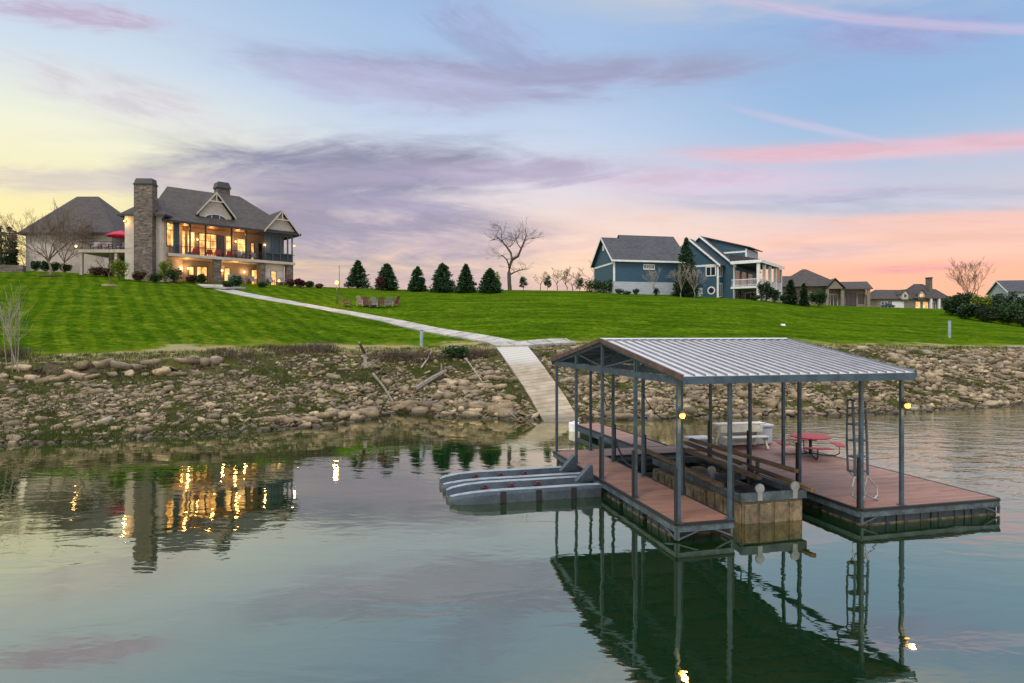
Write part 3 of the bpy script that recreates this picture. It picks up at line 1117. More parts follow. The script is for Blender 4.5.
# ledge of big slabs along the top of the left bank
for k in range(44):
    x = -60 + k * 6.6 + random.uniform(-3, 3)
    if 236 < x:
        continue
    X, d = bank_point(x, random.uniform(0.84, 0.92))
    slab(X, d, random.uniform(0.4, 0.95), "big blocky limestone slab in the ledge just under the left lawn edge", "limestone slabs along the left lawn ledge", dz=0.02, asp=1.25)
for k in range(26):
    x = 262 + k * 9.9 + random.uniform(-4, 4)
    X, d = bank_point(x, random.uniform(-0.01, 0.10))
    if not in_ramp(X, d, 0.8):
        slab(X, d, random.uniform(0.6, 1.1) * (1.25 if 470 < x < 532 else 1.0), "grey limestone boulder at the waterline between the left shore and the concrete ramp", "limestone boulders at the waterline beside the ramp", dz=0.08)
for k in range(34):
    x = random.uniform(440, 520)
    X, d = bank_point(x, random.uniform(0.05, 0.55))
    if not in_ramp(X, d, 0.7):
        slab(X, d, random.uniform(0.5, 0.95), "flat limestone slab on the slope just left of the concrete ramp", "limestone slabs on the slope left of the ramp")
for k in range(110):
    x = random.uniform(585, 1100)
    X, d = bank_point(x, random.uniform(0.0, 1.0))
    if not in_ramp(X, d, 0.8):
        slab(X, d, random.uniform(0.55, 1.05), "large tan limestone rock on the shore slope right of the concrete ramp", "large rocks on the right shore slope")
for k in range(46):
    x = random.uniform(-60, 400)
    X, d = bank_point(x, random.uniform(0.0, 0.75))
    slab(X, d, random.uniform(0.4, 0.75), "flat tan limestone slab lying in the shingle of the left bank", "flat slabs lying in the left bank shingle")


# ------------------------------------------------------------------ weeds, brush
def blades(pts, n, h, w, spread, mat, name, label, kind="stuff", lean=0.35, cat="weeds"):
    V, Fq = [], []
    for p in pts:
        sc = random.uniform(0.6, 1.4)
        for _ in range(n):
            a = random.uniform(0, 6.283)
            r = spread * math.sqrt(random.random()) * sc
            b = Vector((p[0] + math.cos(a) * r, p[1] + math.sin(a) * r, p[2] - 0.03))
            hh = h * random.uniform(0.5, 1.2) * sc
            l = Vector((random.gauss(0, lean), random.gauss(0, lean), 1)).normalized() * hh
            q = random.uniform(0, 6.283)
            ww = Vector((math.cos(q), math.sin(q), 0)) * w * 0.5
            i = len(V)
            V += [(b - ww)[:], (b + ww)[:], (b + l)[:]]
            Fq.append((i, i + 1, i + 2))
    o = mesh_np(name, V, Fq, mat)
    return tag(o, label, cat, kind=kind)


def scatter_bank(n, x0, x1, s0, s1, test=None):
    out = []
    while len(out) < n:
        x = random.uniform(x0, x1)
        s = random.uniform(s0, s1)
        X, d = bank_point(x, s)
        if in_ramp(X, d, 0.3):
            continue
        gnoise = math.sin(X * 0.55 + 1.3) * math.sin(d * 0.8 + X * 0.21) + 0.4 * math.sin(X * 1.7 + d * 1.1)
        if test and gnoise < test and random.random() < 0.85:
            continue
        out.append((X, d, gz(X, d)))
    return out


pts = scatter_bank(900, -120, 600, 0.0, 0.95, 0.35) + scatter_bank(900, -120, 600, 0.0, 0.95) + scatter_bank(500, -120, 270, 0.0, 0.12) + scatter_bank(900, 590, 1150, 0.0, 1.0, 0.45) + scatter_bank(420, 250, 545, 0.1, 0.9, 0.2)
blades(pts, 26, 0.24, 0.035, 0.32, WEEDM, "bank_weeds", "low green weeds growing between the bank rocks")
pts = scatter_bank(420, -120, 1150, 0.88, 1.06) + scatter_bank(260, -120, 600, 0.2, 0.9)
blades(pts, 16, 0.30, 0.03, 0.30, WEEDY, "dry_grass", "dry straw coloured grass along the top of the bank", cat="grass")
pts = scatter_bank(1500, -120, 1150, 0.98, 1.12)
blades(pts, 22, 0.20, 0.04, 0.35, WEEDM, "edge_grass", "ragged green grass fringing the lawn edge", cat="grass")


def brush(x, y, w, h, n, mat, label, name="dead_brush", group=None, cat="brush"):
    p = ground(x, y)
    mb = MB()
    for _ in range(n):
        a = random.uniform(0, 6.28)
        r = w * 0.5 * math.sqrt(random.random())
        b = Vector((math.cos(a) * r, math.sin(a) * r * 0.6, -0.1))
        hh = h * random.uniform(0.5, 1.1)
        tip = b + Vector((random.gauss(0, 0.35) * hh, random.gauss(0, 0.3) * hh, hh))
        mid = b.lerp(tip, 0.5) + Vector((random.gauss(0, 0.06), random.gauss(0, 0.06), 0))
        mb.tube([b, mid, tip], 0.018, 3, 0.006, cap=False)
        for _ in range(2):
            t2 = mid + Vector((random.gauss(0, 0.25), random.gauss(0, 0.25), random.uniform(0.1, 0.35))) * h
            mb.tube([mid, t2], 0.009, 3, 0.004, cap=False)
    o = mb.build(name, mat, loc=p)
    return tag(o, label, cat, group)


brush(292, 352, 5.2, 0.8, 300, BRUSHM, "brown dead brush thicket at the lawn edge left of the leaning log")
brush(322, 352, 2.4, 1.0, 120, BRUSHM, "small brown dead brush clump touching the leaning log on the lawn edge")
brush(395, 360, 3.6, 1.0, 200, BRUSHM, "brown dead brush right of the leaning log below the utility marker")
brush(428, 360, 2.6, 0.8, 120, BRUSHM, "low brown brush between the utility marker and the green bush")
brush(478, 358, 2.2, 1.0, 110, BRUSHM, "reddish brown brush between the green bush and the concrete ramp")
brush(16, 358, 2.4, 0.9, 100, BRUSHM, "brown brush around the foot of the bare sapling on the left bank edge")
brush(232, 357, 3.2, 0.8, 130, BRUSHM, "thin brown brush on the ledge right of the limestone slabs")


# ------------------------------------------------------------------ vegetation builders
def leaf_cloud(clumps, n, size, name, mat, parent, flat=0.0):
    """leaves spread through overlapping clumps (x,y,z,rx,ry,rz)"""
    wts = np.array([c[3] * c[4] * c[5] for c in clumps]) ** 0.75
    wts /= wts.sum()
    ci = RNG.choice(len(clumps), n, p=wts)
    C = np.array(clumps)[ci]
    dirs = RNG.normal(size=(n, 3))
    dirs /= np.linalg.norm(dirs, axis=1)[:, None]
    rad = RNG.random(n) ** 0.45 * RNG.uniform(0.85, 1.1, n)
    P = C[:, :3] + dirs * C[:, 3:] * rad[:, None]
    a = RNG.normal(size=(n, 3))
    a[:, 2] *= 0.6
    a /= np.linalg.norm(a, axis=1)[:, None]
    b = np.cross(a, RNG.normal(size=(n, 3)))
    b /= np.linalg.norm(b, axis=1)[:, None]
    s = size * RNG.uniform(0.6, 1.4, n)[:, None]
    V = np.stack([P - a * s - b * s * .1, P + b * s * .55, P + a * s, P - b * s * .55], 1).reshape(-1, 3)
    Fq = np.arange(n * 4).reshape(n, 4)
    return mesh_np(name, V, Fq, mat, parent)


def conifer(h, r, n=2600, mat=CONIF, shape=1.0, seed=0, label="", group=None, cat="tree", name="conifer", leaf=0.16, bare=0.06):
    t = thing(name, label, cat, group=group)
    mb = MB()
    mb.tube([(0, 0, -0.3), (0, 0, h * 0.5), (0, 0, h * 0.96)], 0.035 * h, 6, 0.01)
    mb.build("trunk", BARK, t)
    rr = random.Random(seed)
    # whorls of boughs, each bough a drooping spray of small needles
    V, Fq = [], []
    nb = int(n / 16)
    for k in range(nb):
        f = rr.random() ** 1.35
        z = h * (bare + (1 - bare) * f)
        ln = r * ((1 - f) ** shape) * rr.uniform(0.72, 1.10) + 0.06
        a = rr.uniform(0, 6.283)
        d = Vector((math.cos(a), math.sin(a), 0))
        for q in range(16):
            u = rr.random() ** 0.55
            p = d * (ln * u) + Vector((0, 0, z + ln * (0.22 * u - 0.30 * u * u)))
            p += Vector((rr.gauss(0, 0.10), rr.gauss(0, 0.10), rr.gauss(0, 0.07))) * (0.35 + ln)
            s = leaf * rr.uniform(0.6, 1.4)
            ax = (d + Vector((rr.gauss(0, .6), rr.gauss(0, .6), rr.gauss(0.15, .5)))).normalized()
            bx = ax.cross(Vector((rr.gauss(0, 1), rr.gauss(0, 1), rr.gauss(0, 1)))).normalized()
            i = len(V)
            V += [(p - ax * s)[:], (p + bx * s * .42)[:], (p + ax * s * 1.1)[:], (p - bx * s * .42)[:]]
            Fq.append((i, i + 1, i + 2, i + 3))
    mesh_np("crown", V, Fq, mat, t)
    return t


def grow(mb, p, d, ln, r, depth, rr, spread=0.6, up=0.1, wob=0.18, kids=(2, 3), shrink=0.72, twig=0.006, m=0):
    pts = [p]
    n = 4
    dd = d.copy()
    for k in range(n):
        dd = (dd + Vector((rr.gauss(0, wob), rr.gauss(0, wob), rr.gauss(0, wob) + up * 0.35))).normalized()
        pts.append(pts[-1] + dd * ln / n)
    r1 = max(twig, r * 0.62)
    mb.tube(pts, r, 5 if r > 0.04 else 3, r1, m=m, cap=False)
    if depth <= 0:
        return
    for k in range(rr.randint(*kids)):
        j = n if k == 0 else rr.randint(2, n)
        a = rr.uniform(0, 6.283)
        side = dd.orthogonal().normalized()
        side.rotate(Matrix.Rotation(a, 3, dd))
        nd = (dd + side * rr.uniform(0.5, 1.2) * spread * (0.6 if k == 0 else 1.0) + Vector((0, 0, up))).normalized()
        grow(mb, pts[j], nd, ln * shrink * rr.uniform(0.8, 1.15), max(twig, r1 * (0.95 if k == 0 else 0.7)), depth - 1, rr, spread, up, wob, kids, shrink, twig, m)


def bare_tree(h, r, depth, seed, label, name="bare_tree", mat=BARK, spread=0.6, up=0.1, group=None, trunk_f=0.3, kids=(2, 3), limbs=4, twig=0.008, wob=0.15, cat="tree", crown_mat=None):
    rr = random.Random(seed)
    t = thing(name, label, cat, group=group)
    mb = MB()
    th = h * trunk_f
    pts = [Vector((0, 0, -0.3)), Vector((rr.gauss(0, .03) * h, 0, th * 0.5)), Vector((rr.gauss(0, .03) * h, rr.gauss(0, .03) * h, th))]
    mb.tube(pts, r * 1.25, 7, r * 0.85)
    mb.build("trunk", mat, t)
    cb = MB()
    for k in range(limbs):
        a = 6.283 * k / limbs + rr.uniform(-.5, .5)
        d = Vector((math.cos(a) * spread, math.sin(a) * spread, 0.9)).normalized()
        base = pts[1].lerp(pts[2], rr.uniform(0.75, 1.0) if k else 1.0)
        grow(cb, base, d, h * (0.30 if k else 0.34), r * rr.uniform(0.5, 0.72), depth, rr, spread, up, wob, kids, 0.70, twig)
    cb.build("crown", crown_mat or mat, t)
    return t


def shrub(x, y, w, h, mat, label, n=700, size=0.11, d=None, name="shrub", group=None, round_=True, seed=0, sink=0.0):
    p = ground(x, y) if d is None else stand(x, d)
    t = thing(name, label, "shrub", (p.x, p.y, p.z - sink), group=group)
    rr = random.Random(seed + int(x * 7 + y))
    mb = MB()
    for k in range(5):
        a = 6.28 * k / 5
        mb.tube([(0, 0, -0.15), (math.cos(a) * w * .12, math.sin(a) * w * .12, h * .3), (math.cos(a) * w * .26, math.sin(a) * w * .26, h * .68)], 0.03, 4, 0.012)
    mb.build("stem", BARK, t)
    cl = [(0, 0, h * .52, w * .42, w * .42, h * .46)]
    for k in range(7):
        a = rr.uniform(0, 6.28)
        q = rr.uniform(.12, .30) * w
        cl.append((math.cos(a) * q, math.sin(a) * q, h * rr.uniform(.35, .78), w * rr.uniform(.16, .26), w * rr.uniform(.16, .26), h * rr.uniform(.18, .28)))
    leaf_cloud(cl, n, size, "foliage", mat, t)
    return t


# conifers along the crest (x, base y, top y, half width px, label)
conif = [
    (358, 288.5, 261, 10, "dark conifer at the left end of the ridge row, behind the garden lamp"),
    (387, 289, 264, 9.5, "dark conifer on the ridge directly behind the small maroon tree"),
    (417.5, 290, 267, 7.5, "slim dark conifer on the ridge, third from the house end of the row"),
    (443, 291.5, 263, 11, "broadest dark conifer on the ridge, standing mid row"),
    (466, 292.5, 265, 9, "pointed dark conifer on the ridge just left of the one with a pale green sapling"),
    (490, 294, 269, 10, "dark conifer at the right end of the ridge row beside the pale green sapling"),
]
for k, (x, yb, yt, hw, lab) in enumerate(conif):
    d = 97 - (yb - 288) * 0.9
    p = stand(x, d)
    ztop = CAMZ + (HY - yt) * d / FOC
    h = ztop - p.z
    o = conifer(h * random.uniform(.97, 1.03), hw * d / FOC * 1.24, 5200, CONIF, random.uniform(.55, .78), k + 1, lab, "conifers in a row on the ridge", leaf=0.17)
    place(o, p, random.uniform(0, 6))


def small_tree(x, d, ytop, hw, mat, label, n=420, trunk=0.3, group=None, name="young_tree", size=0.13, bark=BARK):
    p = stand(x, d)
    h = CAMZ + (HY - ytop) * d / FOC - p.z
    w = hw * 2 * d / FOC
    t = thing(name, label, "tree", p, group=group)
    mb = MB()
    mb.tube([(0, 0, -0.2), (0.02, 0, h * .5), (0, 0.02, h * .9)], 0.05, 5, 0.015)
    mb.build("trunk", bark, t)
    cl = [(0, 0, h * (trunk + (1 - trunk) * .5), w * .36, w * .36, h * (1 - trunk) * .48)]
    for k in range(6):
        a = random.uniform(0, 6.28)
        cl.append((math.cos(a) * w * .25, math.sin(a) * w * .25, h * random.uniform(trunk + .1, .85), w * .22, w * .22, h * .14))
    leaf_cloud(cl, n, size, "crown", mat, t)
    return t


small_tree(380, 93, 275.5, 5.5, SHRUBR, "small maroon leaved tree in front of a ridge conifer", 420)
small_tree(377.5, 94, 274.5, 2.0, SHRUBBR, "thin pale twiggy sapling at the left side of the maroon tree", 60, size=0.08)
small_tree(497.5, 92, 271, 4.6, SHRUBY, "pale green leafy sapling at the right side of the last ridge conifer", 480, 0.15)
small_tree(523.5, 98, 275.5, 5.2, CONIF, "small dark evergreen sapling right of the big bare tree", 420, 0.12, "evergreen saplings on the ridge")
small_tree(547.5, 95, 274.5, 5.2, CONIF, "small dark evergreen sapling on a pale stem midway between bare tree and blue garage", 420, 0.22, "evergreen saplings on the ridge", bark=BARKP)
small_tree(579.5, 93, 276.5, 5.2, CONIF, "dark ragged evergreen sapling beside the hedge of the blue garage", 300, 0.12, "evergreen saplings on the ridge")


def big_bare_tree():
    """forked leaning tree with gnarled limbs and fine twigs"""
    d = 99.0
    p = stand(510, d)
    h = CAMZ + (HY - 221) * d / FOC - p.z
    t = thing("bare_tree", "large bare forked tree with gnarled limbs standing alone on the ridge", "tree", p)
    k = d / FOC
    rr = random.Random(5)
    P = lambda x, y, z=0: Vector(((x - 510) * k, z, (289.5 - y) * k))
    tb = MB()
    tb.tube([P(510, 291), P(509.3, 282), P(509, 272), P(509.5, 266)], 0.34, 8, 0.25)
    tb.build("trunk", BARK, t)
    cb = MB()
    limbs = [
        ([P(509.5, 266), P(512, 259), P(511, 252, .4), P(507, 246, .8), P(503, 241, .6), P(499, 237.5, .4)], .26, .07),
        ([P(503, 241, .6), P(501, 236, .9), P(502, 230, 1.2), P(500, 224, 1.4)], .09, .03),
        ([P(499, 237.5, .4), P(494, 239, -.2), P(489, 241, -.6)], .07, .02),
        ([P(512, 259), P(518, 256, -.6), P(521, 249, -1.1), P(524.5, 241, -1.3), P(526, 235, -1.2), P(525, 229, -1)], .22, .04),
        ([P(510, 274), P(513, 272, .3), P(517, 270, .8), P(523, 268, 1.0), P(529, 267, 1.2)], .15, .03),
        ([P(510, 268), P(507, 260, -.8), P(503, 256, -1.4), P(499, 257, -1.8)], .14, .03),
        ([P(507, 246, .8), P(512, 243, 1.6), P(515, 238, 2.0)], .08, .02),
        ([P(521, 249, -1.1), P(517, 244, -1.8), P(516, 238, -2.2), P(517, 232, -2.2)], .08, .02),
        ([P(524.5, 241, -1.3), P(529, 239, -1.6), P(533, 240, -2)], .06, .02),
    ]
    for pts, r0, r1 in limbs:
        cb.tube(pts, r0, 6, r1, cap=False)
        for q in range(len(pts) * 2):
            j = rr.randint(max(1, len(pts) // 2), len(pts) - 1)
            b = pts[j].lerp(pts[j - 1], rr.random())
            a = rr.uniform(0, 6.28)
            dr = Vector((math.cos(a), math.sin(a) * .8, rr.uniform(-.1, .9))).normalized()
            grow(cb, b, dr, 1.25 * rr.uniform(.7, 1.2), 0.035, 2, rr, .75, .10, .22, (2, 3), .68, 0.011)
    cb.build("crown", BARK, t)


big_bare_tree()

# distant little bare trees between the saplings
o = bare_tree(3.2, .07, 3, 21, "tiny distant bare tree just left of the pale stemmed evergreen sapling", mat=TWIG, trunk_f=.4, group="distant bare trees on the ridge", twig=.02)
place(o, stand(540, 118), 0)
for x, sd_, lab, hh in ((557, 22, "distant bare tree right of the pale stemmed evergreen sapling", 4.6), (566, 23, "distant bare spreading tree midway to the ragged evergreen sapling", 4.4), (573, 24, "distant bare tree just left of the ragged evergreen sapling", 3.8), (590, 25, "bare tree rising behind the hedge of the blue garage", 6.0)):
    o = bare_tree(hh, .09, 4, sd_, lab, mat=TWIG, trunk_f=.35, group="distant bare trees on the ridge", spread=.9, twig=.02)
    place(o, stand(x, 122), 0)

# ------------------------------------------------------------------ boat dock
DU = R(13.8)
DOCK_O = Vector((3.97, 15.40, 0))
cu, su = math.cos(DU), math.sin(DU)


def dk(u, v, z=0.0):
    return Vector((DOCK_O.x + cu * u - su * v, DOCK_O.y + su * u + cu * v, z))


DZ = 0.45
UW, VW = 9.78, 9.75           # overall width and depth
S0, S1, SV = 1.50, 5.25, 8.40  # slip between the fingers

dock = thing("boat_dock", "covered floating boat dock with red brown deck and ribbed metal roof", "dock", DOCK_O, DU)


def deck_piece(u0, u1, v0, v1):
    return MB().box(u0, u1, v0, v1, DZ - 0.045, DZ).build("deck", DECKM, dock, bevel=0.006)


deck_piece(0, S0, 0, VW)
deck_piece(S0 + .003, S1 - .003, SV, VW)
deck_piece(S1, UW, 0, VW)


def edge_run(p0, p1, out, name="fascia"):
    """black rubbing strip over a steel channel along one deck edge"""
    p0, p1, o = Vector((*p0, 0)), Vector((*p1, 0)), Vector((*out, 0))
    mb = MB()
    a0, a1 = p0 + o * 0.026, p1 + o * 0.026
    up = Vector((0, 0, 1))
    mb.bar(a0 + up * (DZ - 0.13), a1 + up * (DZ - 0.13), 0.045, 0.13)
    mb.bar(a0 + o * 0.012 + up * (DZ - 0.20), a1 + o * 0.012 + up * (DZ - 0.20), 0.07, 0.015)
    mb.build(name, STEEL_L, dock)
    MB().bar(a0 + o * 0.012 + up * (DZ - 0.030), a1 + o * 0.012 + up * (DZ - 0.030), 0.075, 0.075).build("rub_strip", BLACK, dock, bevel=0.01)


edge_run((0, 0), (0, VW), (-1, 0))
edge_run((0, 0), (S0, 0), (0, -1))
edge_run((S0, 0), (S0, SV), (1, 0))
edge_run((S0, SV), (S1, SV), (0, -1))
edge_run((S1, 0), (S1, SV), (-1, 0))
edge_run((S1, 0), (UW, 0), (0, -1))
edge_run((UW, 0), (UW, VW), (1, 0))
edge_run((0, VW), (UW, VW), (0, 1))


def float_box(u0, u1, v0, v1):
    mb = MB()
    mb.box(u0, u1, v0, v1, 0.035, DZ - 0.205, 0)
    mb.box(u0 - .004, u1 + .004, v0 - .004, v1 + .004, -0.35, 0.04, 1)
    # moulded ribs on the faces
    n = max(1, int((u1 - u0) / 0.42))
    for k in range(n):
        c = u0 + (k + .5) * (u1 - u0) / n
        mb.box(c - .05, c + .05, v0 - .022, v0 - .001, -0.30, DZ - 0.22, 0)
    n = max(1, int((v1 - v0) / 0.42))
    for k in range(n):
        c = v0 + (k + .5) * (v1 - v0) / n
        mb.box(u0 - .022, u0 - .001, c - .05, c + .05, -0.30, DZ - 0.22, 0)
    return mb.build("float", [FLOATM, ALGAE], dock, bevel=0.0)


for k in range(6):
    float_box(0.05, S0 - 0.06, 0.42 + k * 1.58, 0.42 + k * 1.58 + 1.30)
for k in range(4):
    float_box(S1 + 0.06 + k * 1.12, S1 + 0.06 + k * 1.12 + 1.07, 0.03, 1.5)
for k in range(4):
    float_box(S1 + 0.12, S1 + 1.6, 1.75 + k * 1.9, 1.75 + k * 1.9 + 1.5)
    float_box(UW - 1.6, UW - 0.12, 1.75 + k * 1.9, 1.75 + k * 1.9 + 1.5)
float_box(S0 + .1, S1 - .1, SV + .15, VW - .15)

# steel legs and diagonal braces that stiffen the outer corners
for (a, b) in (((0.02, -.03), (0.55, -.03)), ((-.03, 0.02), (-.03, 0.62)), ((S0 - .05, -.03), (S0 - .5, -.03)), ((S1 + .02, -.03), (S1 + .5, -.03)), ((UW - .02, -.03), (UW - .55, -.03))):
    mb = MB()
    mb.bar((a[0], a[1], DZ - .21), (a[0], a[1], 0.04), 0.05, 0.05)
    mb.bar((a[0], a[1], 0.06), (b[0], b[1], DZ - .21), 0.035, 0.035)
    mb.build("corner_brace", STEEL_L, dock)

# roof: ridge across the slip, eaves at front and back
RU0, RU1, RV0, RV1 = -0.02, 6.66, -0.30, 10.0
RVM = 4.85
ZE, ZR = 4.0, 4.82


def roof_z(v):
    return ZE + (ZR - ZE) * (1 - abs(v - RVM) / (RVM - RV0 if v < RVM else RV1 - RVM))


POST = [(0.05, 0.02), (0.05, 2.45), (0.05, 4.9), (0.05, 7.35), (0.05, 9.6),
        (1.44, 0.02), (1.44, 2.45), (1.44, 4.9), (1.44, 7.35), (1.44, 9.6),
        (5.32, 0.06), (5.32, 2.45), (5.32, 4.9), (5.32, 7.35), (5.32, 9.55),
        (6.60, 0.06), (6.60, 4.9)]
BUMP = {(0.05, 0.02): -1, (0.05, 2.45): -1, (0.05, 4.9): -1, (1.44, 0.02): 1, (1.44, 2.45): 1, (1.44, 4.9): 1, (1.44, 7.35): 1,
        (5.32, 0.06): -1, (5.32, 2.45): -1, (5.32, 4.9): -1, (5.32, 7.35): -1}
for (u, v) in POST:
    top = roof_z(v) - 0.17
    po = MB().box(u - .045, u + .045, v - .045, v + .045, DZ + .002, top).build("post", STEEL, dock, bevel=0.006)
    mb = MB().box(u - .09, u + .09, v - .09, v + .09, DZ + .001, DZ + .018)
    mb.build("foot_plate", STEEL, po)
    if (u, v) in BUMP:
        s = BUMP[(u, v)]
        MB().box(u + s * .047 - .05 * (s < 0) - .0, u + s * .047 + .05 * (s > 0), v - .055, v + .055, DZ - .02, DZ + 1.32).build("bumper", BLACK, po, bevel=0.012)

mb = MB()
for (va, vb) in ((RV0, RVM), (RV1, RVM)):
    za, zb_ = ZE, ZR
    mb.extr([(RU0, va, za), (RU0, vb, zb_), (RU0, vb, zb_ - .015), (RU0, va, za - .015)], (RU1 - RU0, 0, 0), 0)
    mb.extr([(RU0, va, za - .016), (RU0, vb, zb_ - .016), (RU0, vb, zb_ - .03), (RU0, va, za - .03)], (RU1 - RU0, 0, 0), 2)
    n = 23
    for k in range(n + 1):
        u = RU0 + .03 + k * (RU1 - RU0 - .06) / n
        d = Vector((0, vb - va, zb_ - za)).normalized()
        mb.extr([(u - .026, va, za + .002), (u - .013, va, za + .045), (u + .013, va, za + .045), (u + .026, va, za + .002)], Vector((0, vb - va, zb_ - za)), 1)
roof = mb.build("roof", [ROOFM, RIB_SHADE, ROOF_UNDERSHADE], dock)
mb = MB()
mb.extr([(RU0 - .03, RVM - .16, ZR + .012), (RU0 - .03, RVM, ZR + .055), (RU0 - .03, RVM + .16, ZR + .012), (RU0 - .03, RVM, ZR + .03)], (RU1 - RU0 + .06, 0, 0))
mb.build("ridge_cap", ROOFM, roof)
for v in (RV0, RV1):
    s = -1 if v < 1 else 1
    MB().box(RU0, RU1, v - .03 if s < 0 else v + .003, v - .003 if s < 0 else v + .03, ZE - .19, ZE - .01).build("eave_channel", STEEL, roof)
for u in (RU0, RU1):
    s = -1 if u < 1 else 1
    mb = MB()
    for va in (RV0 - .03, RV1 + .03):
        mb.extr([(u + s * .004, va, ZE - .10), (u + s * .004, RVM, ZR - .07), (u + s * .004, RVM, ZR + .05), (u + s * .004, va, ZE + .045)], (s * .035, 0, 0))
    mb.build("gable_trim", RUST if s < 0 else STEEL, roof)
mb = MB()
for u in (0.05, 1.44, 5.32, 6.60):
    mb.bar((u, RV0 + .1, ZE - .13), (u, RV1 - .1, ZE - .13), .07, .17)
    for va in (RV0 + .1, RV1 - .1):
        mb.bar((u, va, ZE - .10), (u, RVM, ZR - .11), .05, .10)
    mb.bar((u, RVM, ZE - .05), (u, RVM, ZR - .15), .05, .05, up=(0, 1, 0))
    for dv in (-2.5, 2.5):
        mb.bar((u, RVM + dv, ZE - .05), (u, RVM + dv, ZE + .32), .04, .04, up=(0, 1, 0))
        mb.bar((u, RVM, ZE - .05), (u, RVM + dv, ZE + .32), .04, .04)
mb.build("truss", STEEL, roof)
mb = MB()
for k in range(1, 6):
    for sgn in (-1, 1):
        v = RVM + sgn * k * 0.92
        z = roof_z(v) - .065
        mb.box(RU0 + .02, RU1 - .02, v - .03, v + .03, z - .04, z + .03)
mb.build("purlin", STEEL, roof)


def dock_lamp(u, v, z):
    t = MB()
    t.box(u - .05, u + .05, v - .10, v - .047, z - .09, z + .09)
    t.tube([(u, v - .10, z + .05), (u, v - .17, z + .05)], .03, 8)
    t.tube([(u, v - .19, z + .05), (u, v - .19, z + .075), (u, v - .19, z + .11)], .10, 12, .04)
    for a in (0.6, 2.2, 3.8, 5.4):
        t.bar((u + .078 * math.cos(a), v - .19 + .078 * math.sin(a), z + .06), (u + .05 * math.cos(a), v - .19 + .05 * math.sin(a), z - .09), .01, .01)
    l = t.build("lamp", DARKTRIM, dock)
    MB().ball((u, v - .19, z - .01), .066, n=12).build("bulb", BULB, l, smooth=True)
    lamp(dk(u, v - .34, z), 40, (1, .46, .10), .07)


dock_lamp(0.05, 0.02, 3.06)
dock_lamp(6.60, 0.06, 3.12)

# gangway reaching back toward the shore ramp
ga, gb = Vector((3.55, 9.80)), Vector((3.30, 16.6))
gdir = (gb - ga)
gl_ = gdir.length
gw = thing("gangway", "red brown decked gangway leading from the dock toward the concrete ramp", "gangway", dk(ga.x, ga.y), DU + math.atan2(-gdir.x, gdir.y))
MB().box(0, 1.25, 0, gl_, DZ - .04, DZ).build("deck", DECKM, gw)
mb = MB()
for x in (-.045, 1.255):
    mb.box(x, x + .04, 0, gl_, DZ - .30, DZ - .02)
mb.build("side_rail", STEEL, gw)
mb = MB()
for x in (-.06, 1.27):
    mb.box(x, x + .05, .02, gl_ - .02, DZ - .05, DZ + .03)
mb.build("rub_strip", BLACK, gw)
for k in range(3):
    y = .6 + k * 2.2
    MB().box(.1, 1.15, y, y + 1.5, -.3, DZ - .05).build("float", FLOATM, gw, bevel=.02)
p = at(574, 430, 33)
mb = MB()
mb.tube([(0, 0, -.25), (0, 0, .05), (0, 0, .12), (0, 0, .36), (0, 0, .44)], .27, 14)
mb.tube([(0, 0, .44), (0, 0, .52)], .06, 8)
tag(mb.build("mooring_buoy", WHITEP, loc=(p.x, p.y, 0), smooth=False, bevel=.03), "white barrel buoy floating at the shore end of the gangway", "buoy")

# ------------------------------------------------------------------ swim ladder, furniture on the dock
lad = thing("swim_ladder", "tall aluminium swim ladder with flat treads swung up beside the front corner post", "ladder", dk(5.62, .62, DZ), DU + R(4))
for k, x in enumerate((0.0, .44)):
    mb = MB()
    mb.tube([(x, -.02, .70), (x + .02, .02, 1.5), (x, .06, 2.72)], .033, 8)
    mb.tube([(x, .22, .80), (x, .26, 1.6), (x, .24, 2.70), (x, .14, 2.78), (x, .06, 2.72)], .028, 8)
    mb.build("stringer", STEEL, lad)
    mb = MB()
    mb.tube([(x, -.02, .72), (x - .10, -.03, .45), (x - .12, -.05, .20), (x + .10, -.06, .08), (x + .30, -.07, .02)], .022, 8)
    mb.tube([(x, .22, .80), (x + .20, .16, .60), (x + .40, .06, .34), (x + .36, 0, .12), (x + .20, -.05, .05)], .020, 8)
    mb.build("handrail", ALU, lad)
for z in (.78, 1.18, 1.62, 2.06, 2.50, 2.72):
    MB().box(.0, .44, -.02, .26, z, z + .045).build("tread", STEEL_L, lad, bevel=.004)

pt_ = thing("picnic_table", "red round picnic table with four attached seats on black legs", "picnic table", dk(9.0, 6.55, DZ), DU + R(20))
mb = MB()
mb.tube([(0, 0, .705), (0, 0, .712), (0, 0, .740), (0, 0, .745)], .70, 32)
mb.build("table_top", REDT, pt_, bevel=.008)
mb = MB()
mb.tube([(0, 0, 0.05), (0, 0, .71)], .055, 10)
for k in range(4):
    a = k * math.pi / 2 + math.pi / 4
    c, s_ = math.cos(a), math.sin(a)
    mb.tube([(0, 0, .12), (c * .35, s_ * .35, .05), (c * .85, s_ * .85, .04), (c * 1.0, s_ * 1.0, .12), (c * 1.0, s_ * 1.0, .42)], .024, 8)
mb.build("frame", BLACK, pt_)
for k in range(4):
    a0 = k * math.pi / 2 + math.pi / 4
    mb = MB()
    n = 8
    top_i, = [[]]
    ins, outs = [], []
    for q in range(n + 1):
        a = a0 - .46 + .92 * q / n
        ins.append((math.cos(a) * .86, math.sin(a) * .86, .43))
        outs.append((math.cos(a) * 1.17, math.sin(a) * 1.17, .43))
    mb.extr(ins + outs[::-1], (0, 0, .035))
    mb.build("seat", REDT, pt_, bevel=.008)

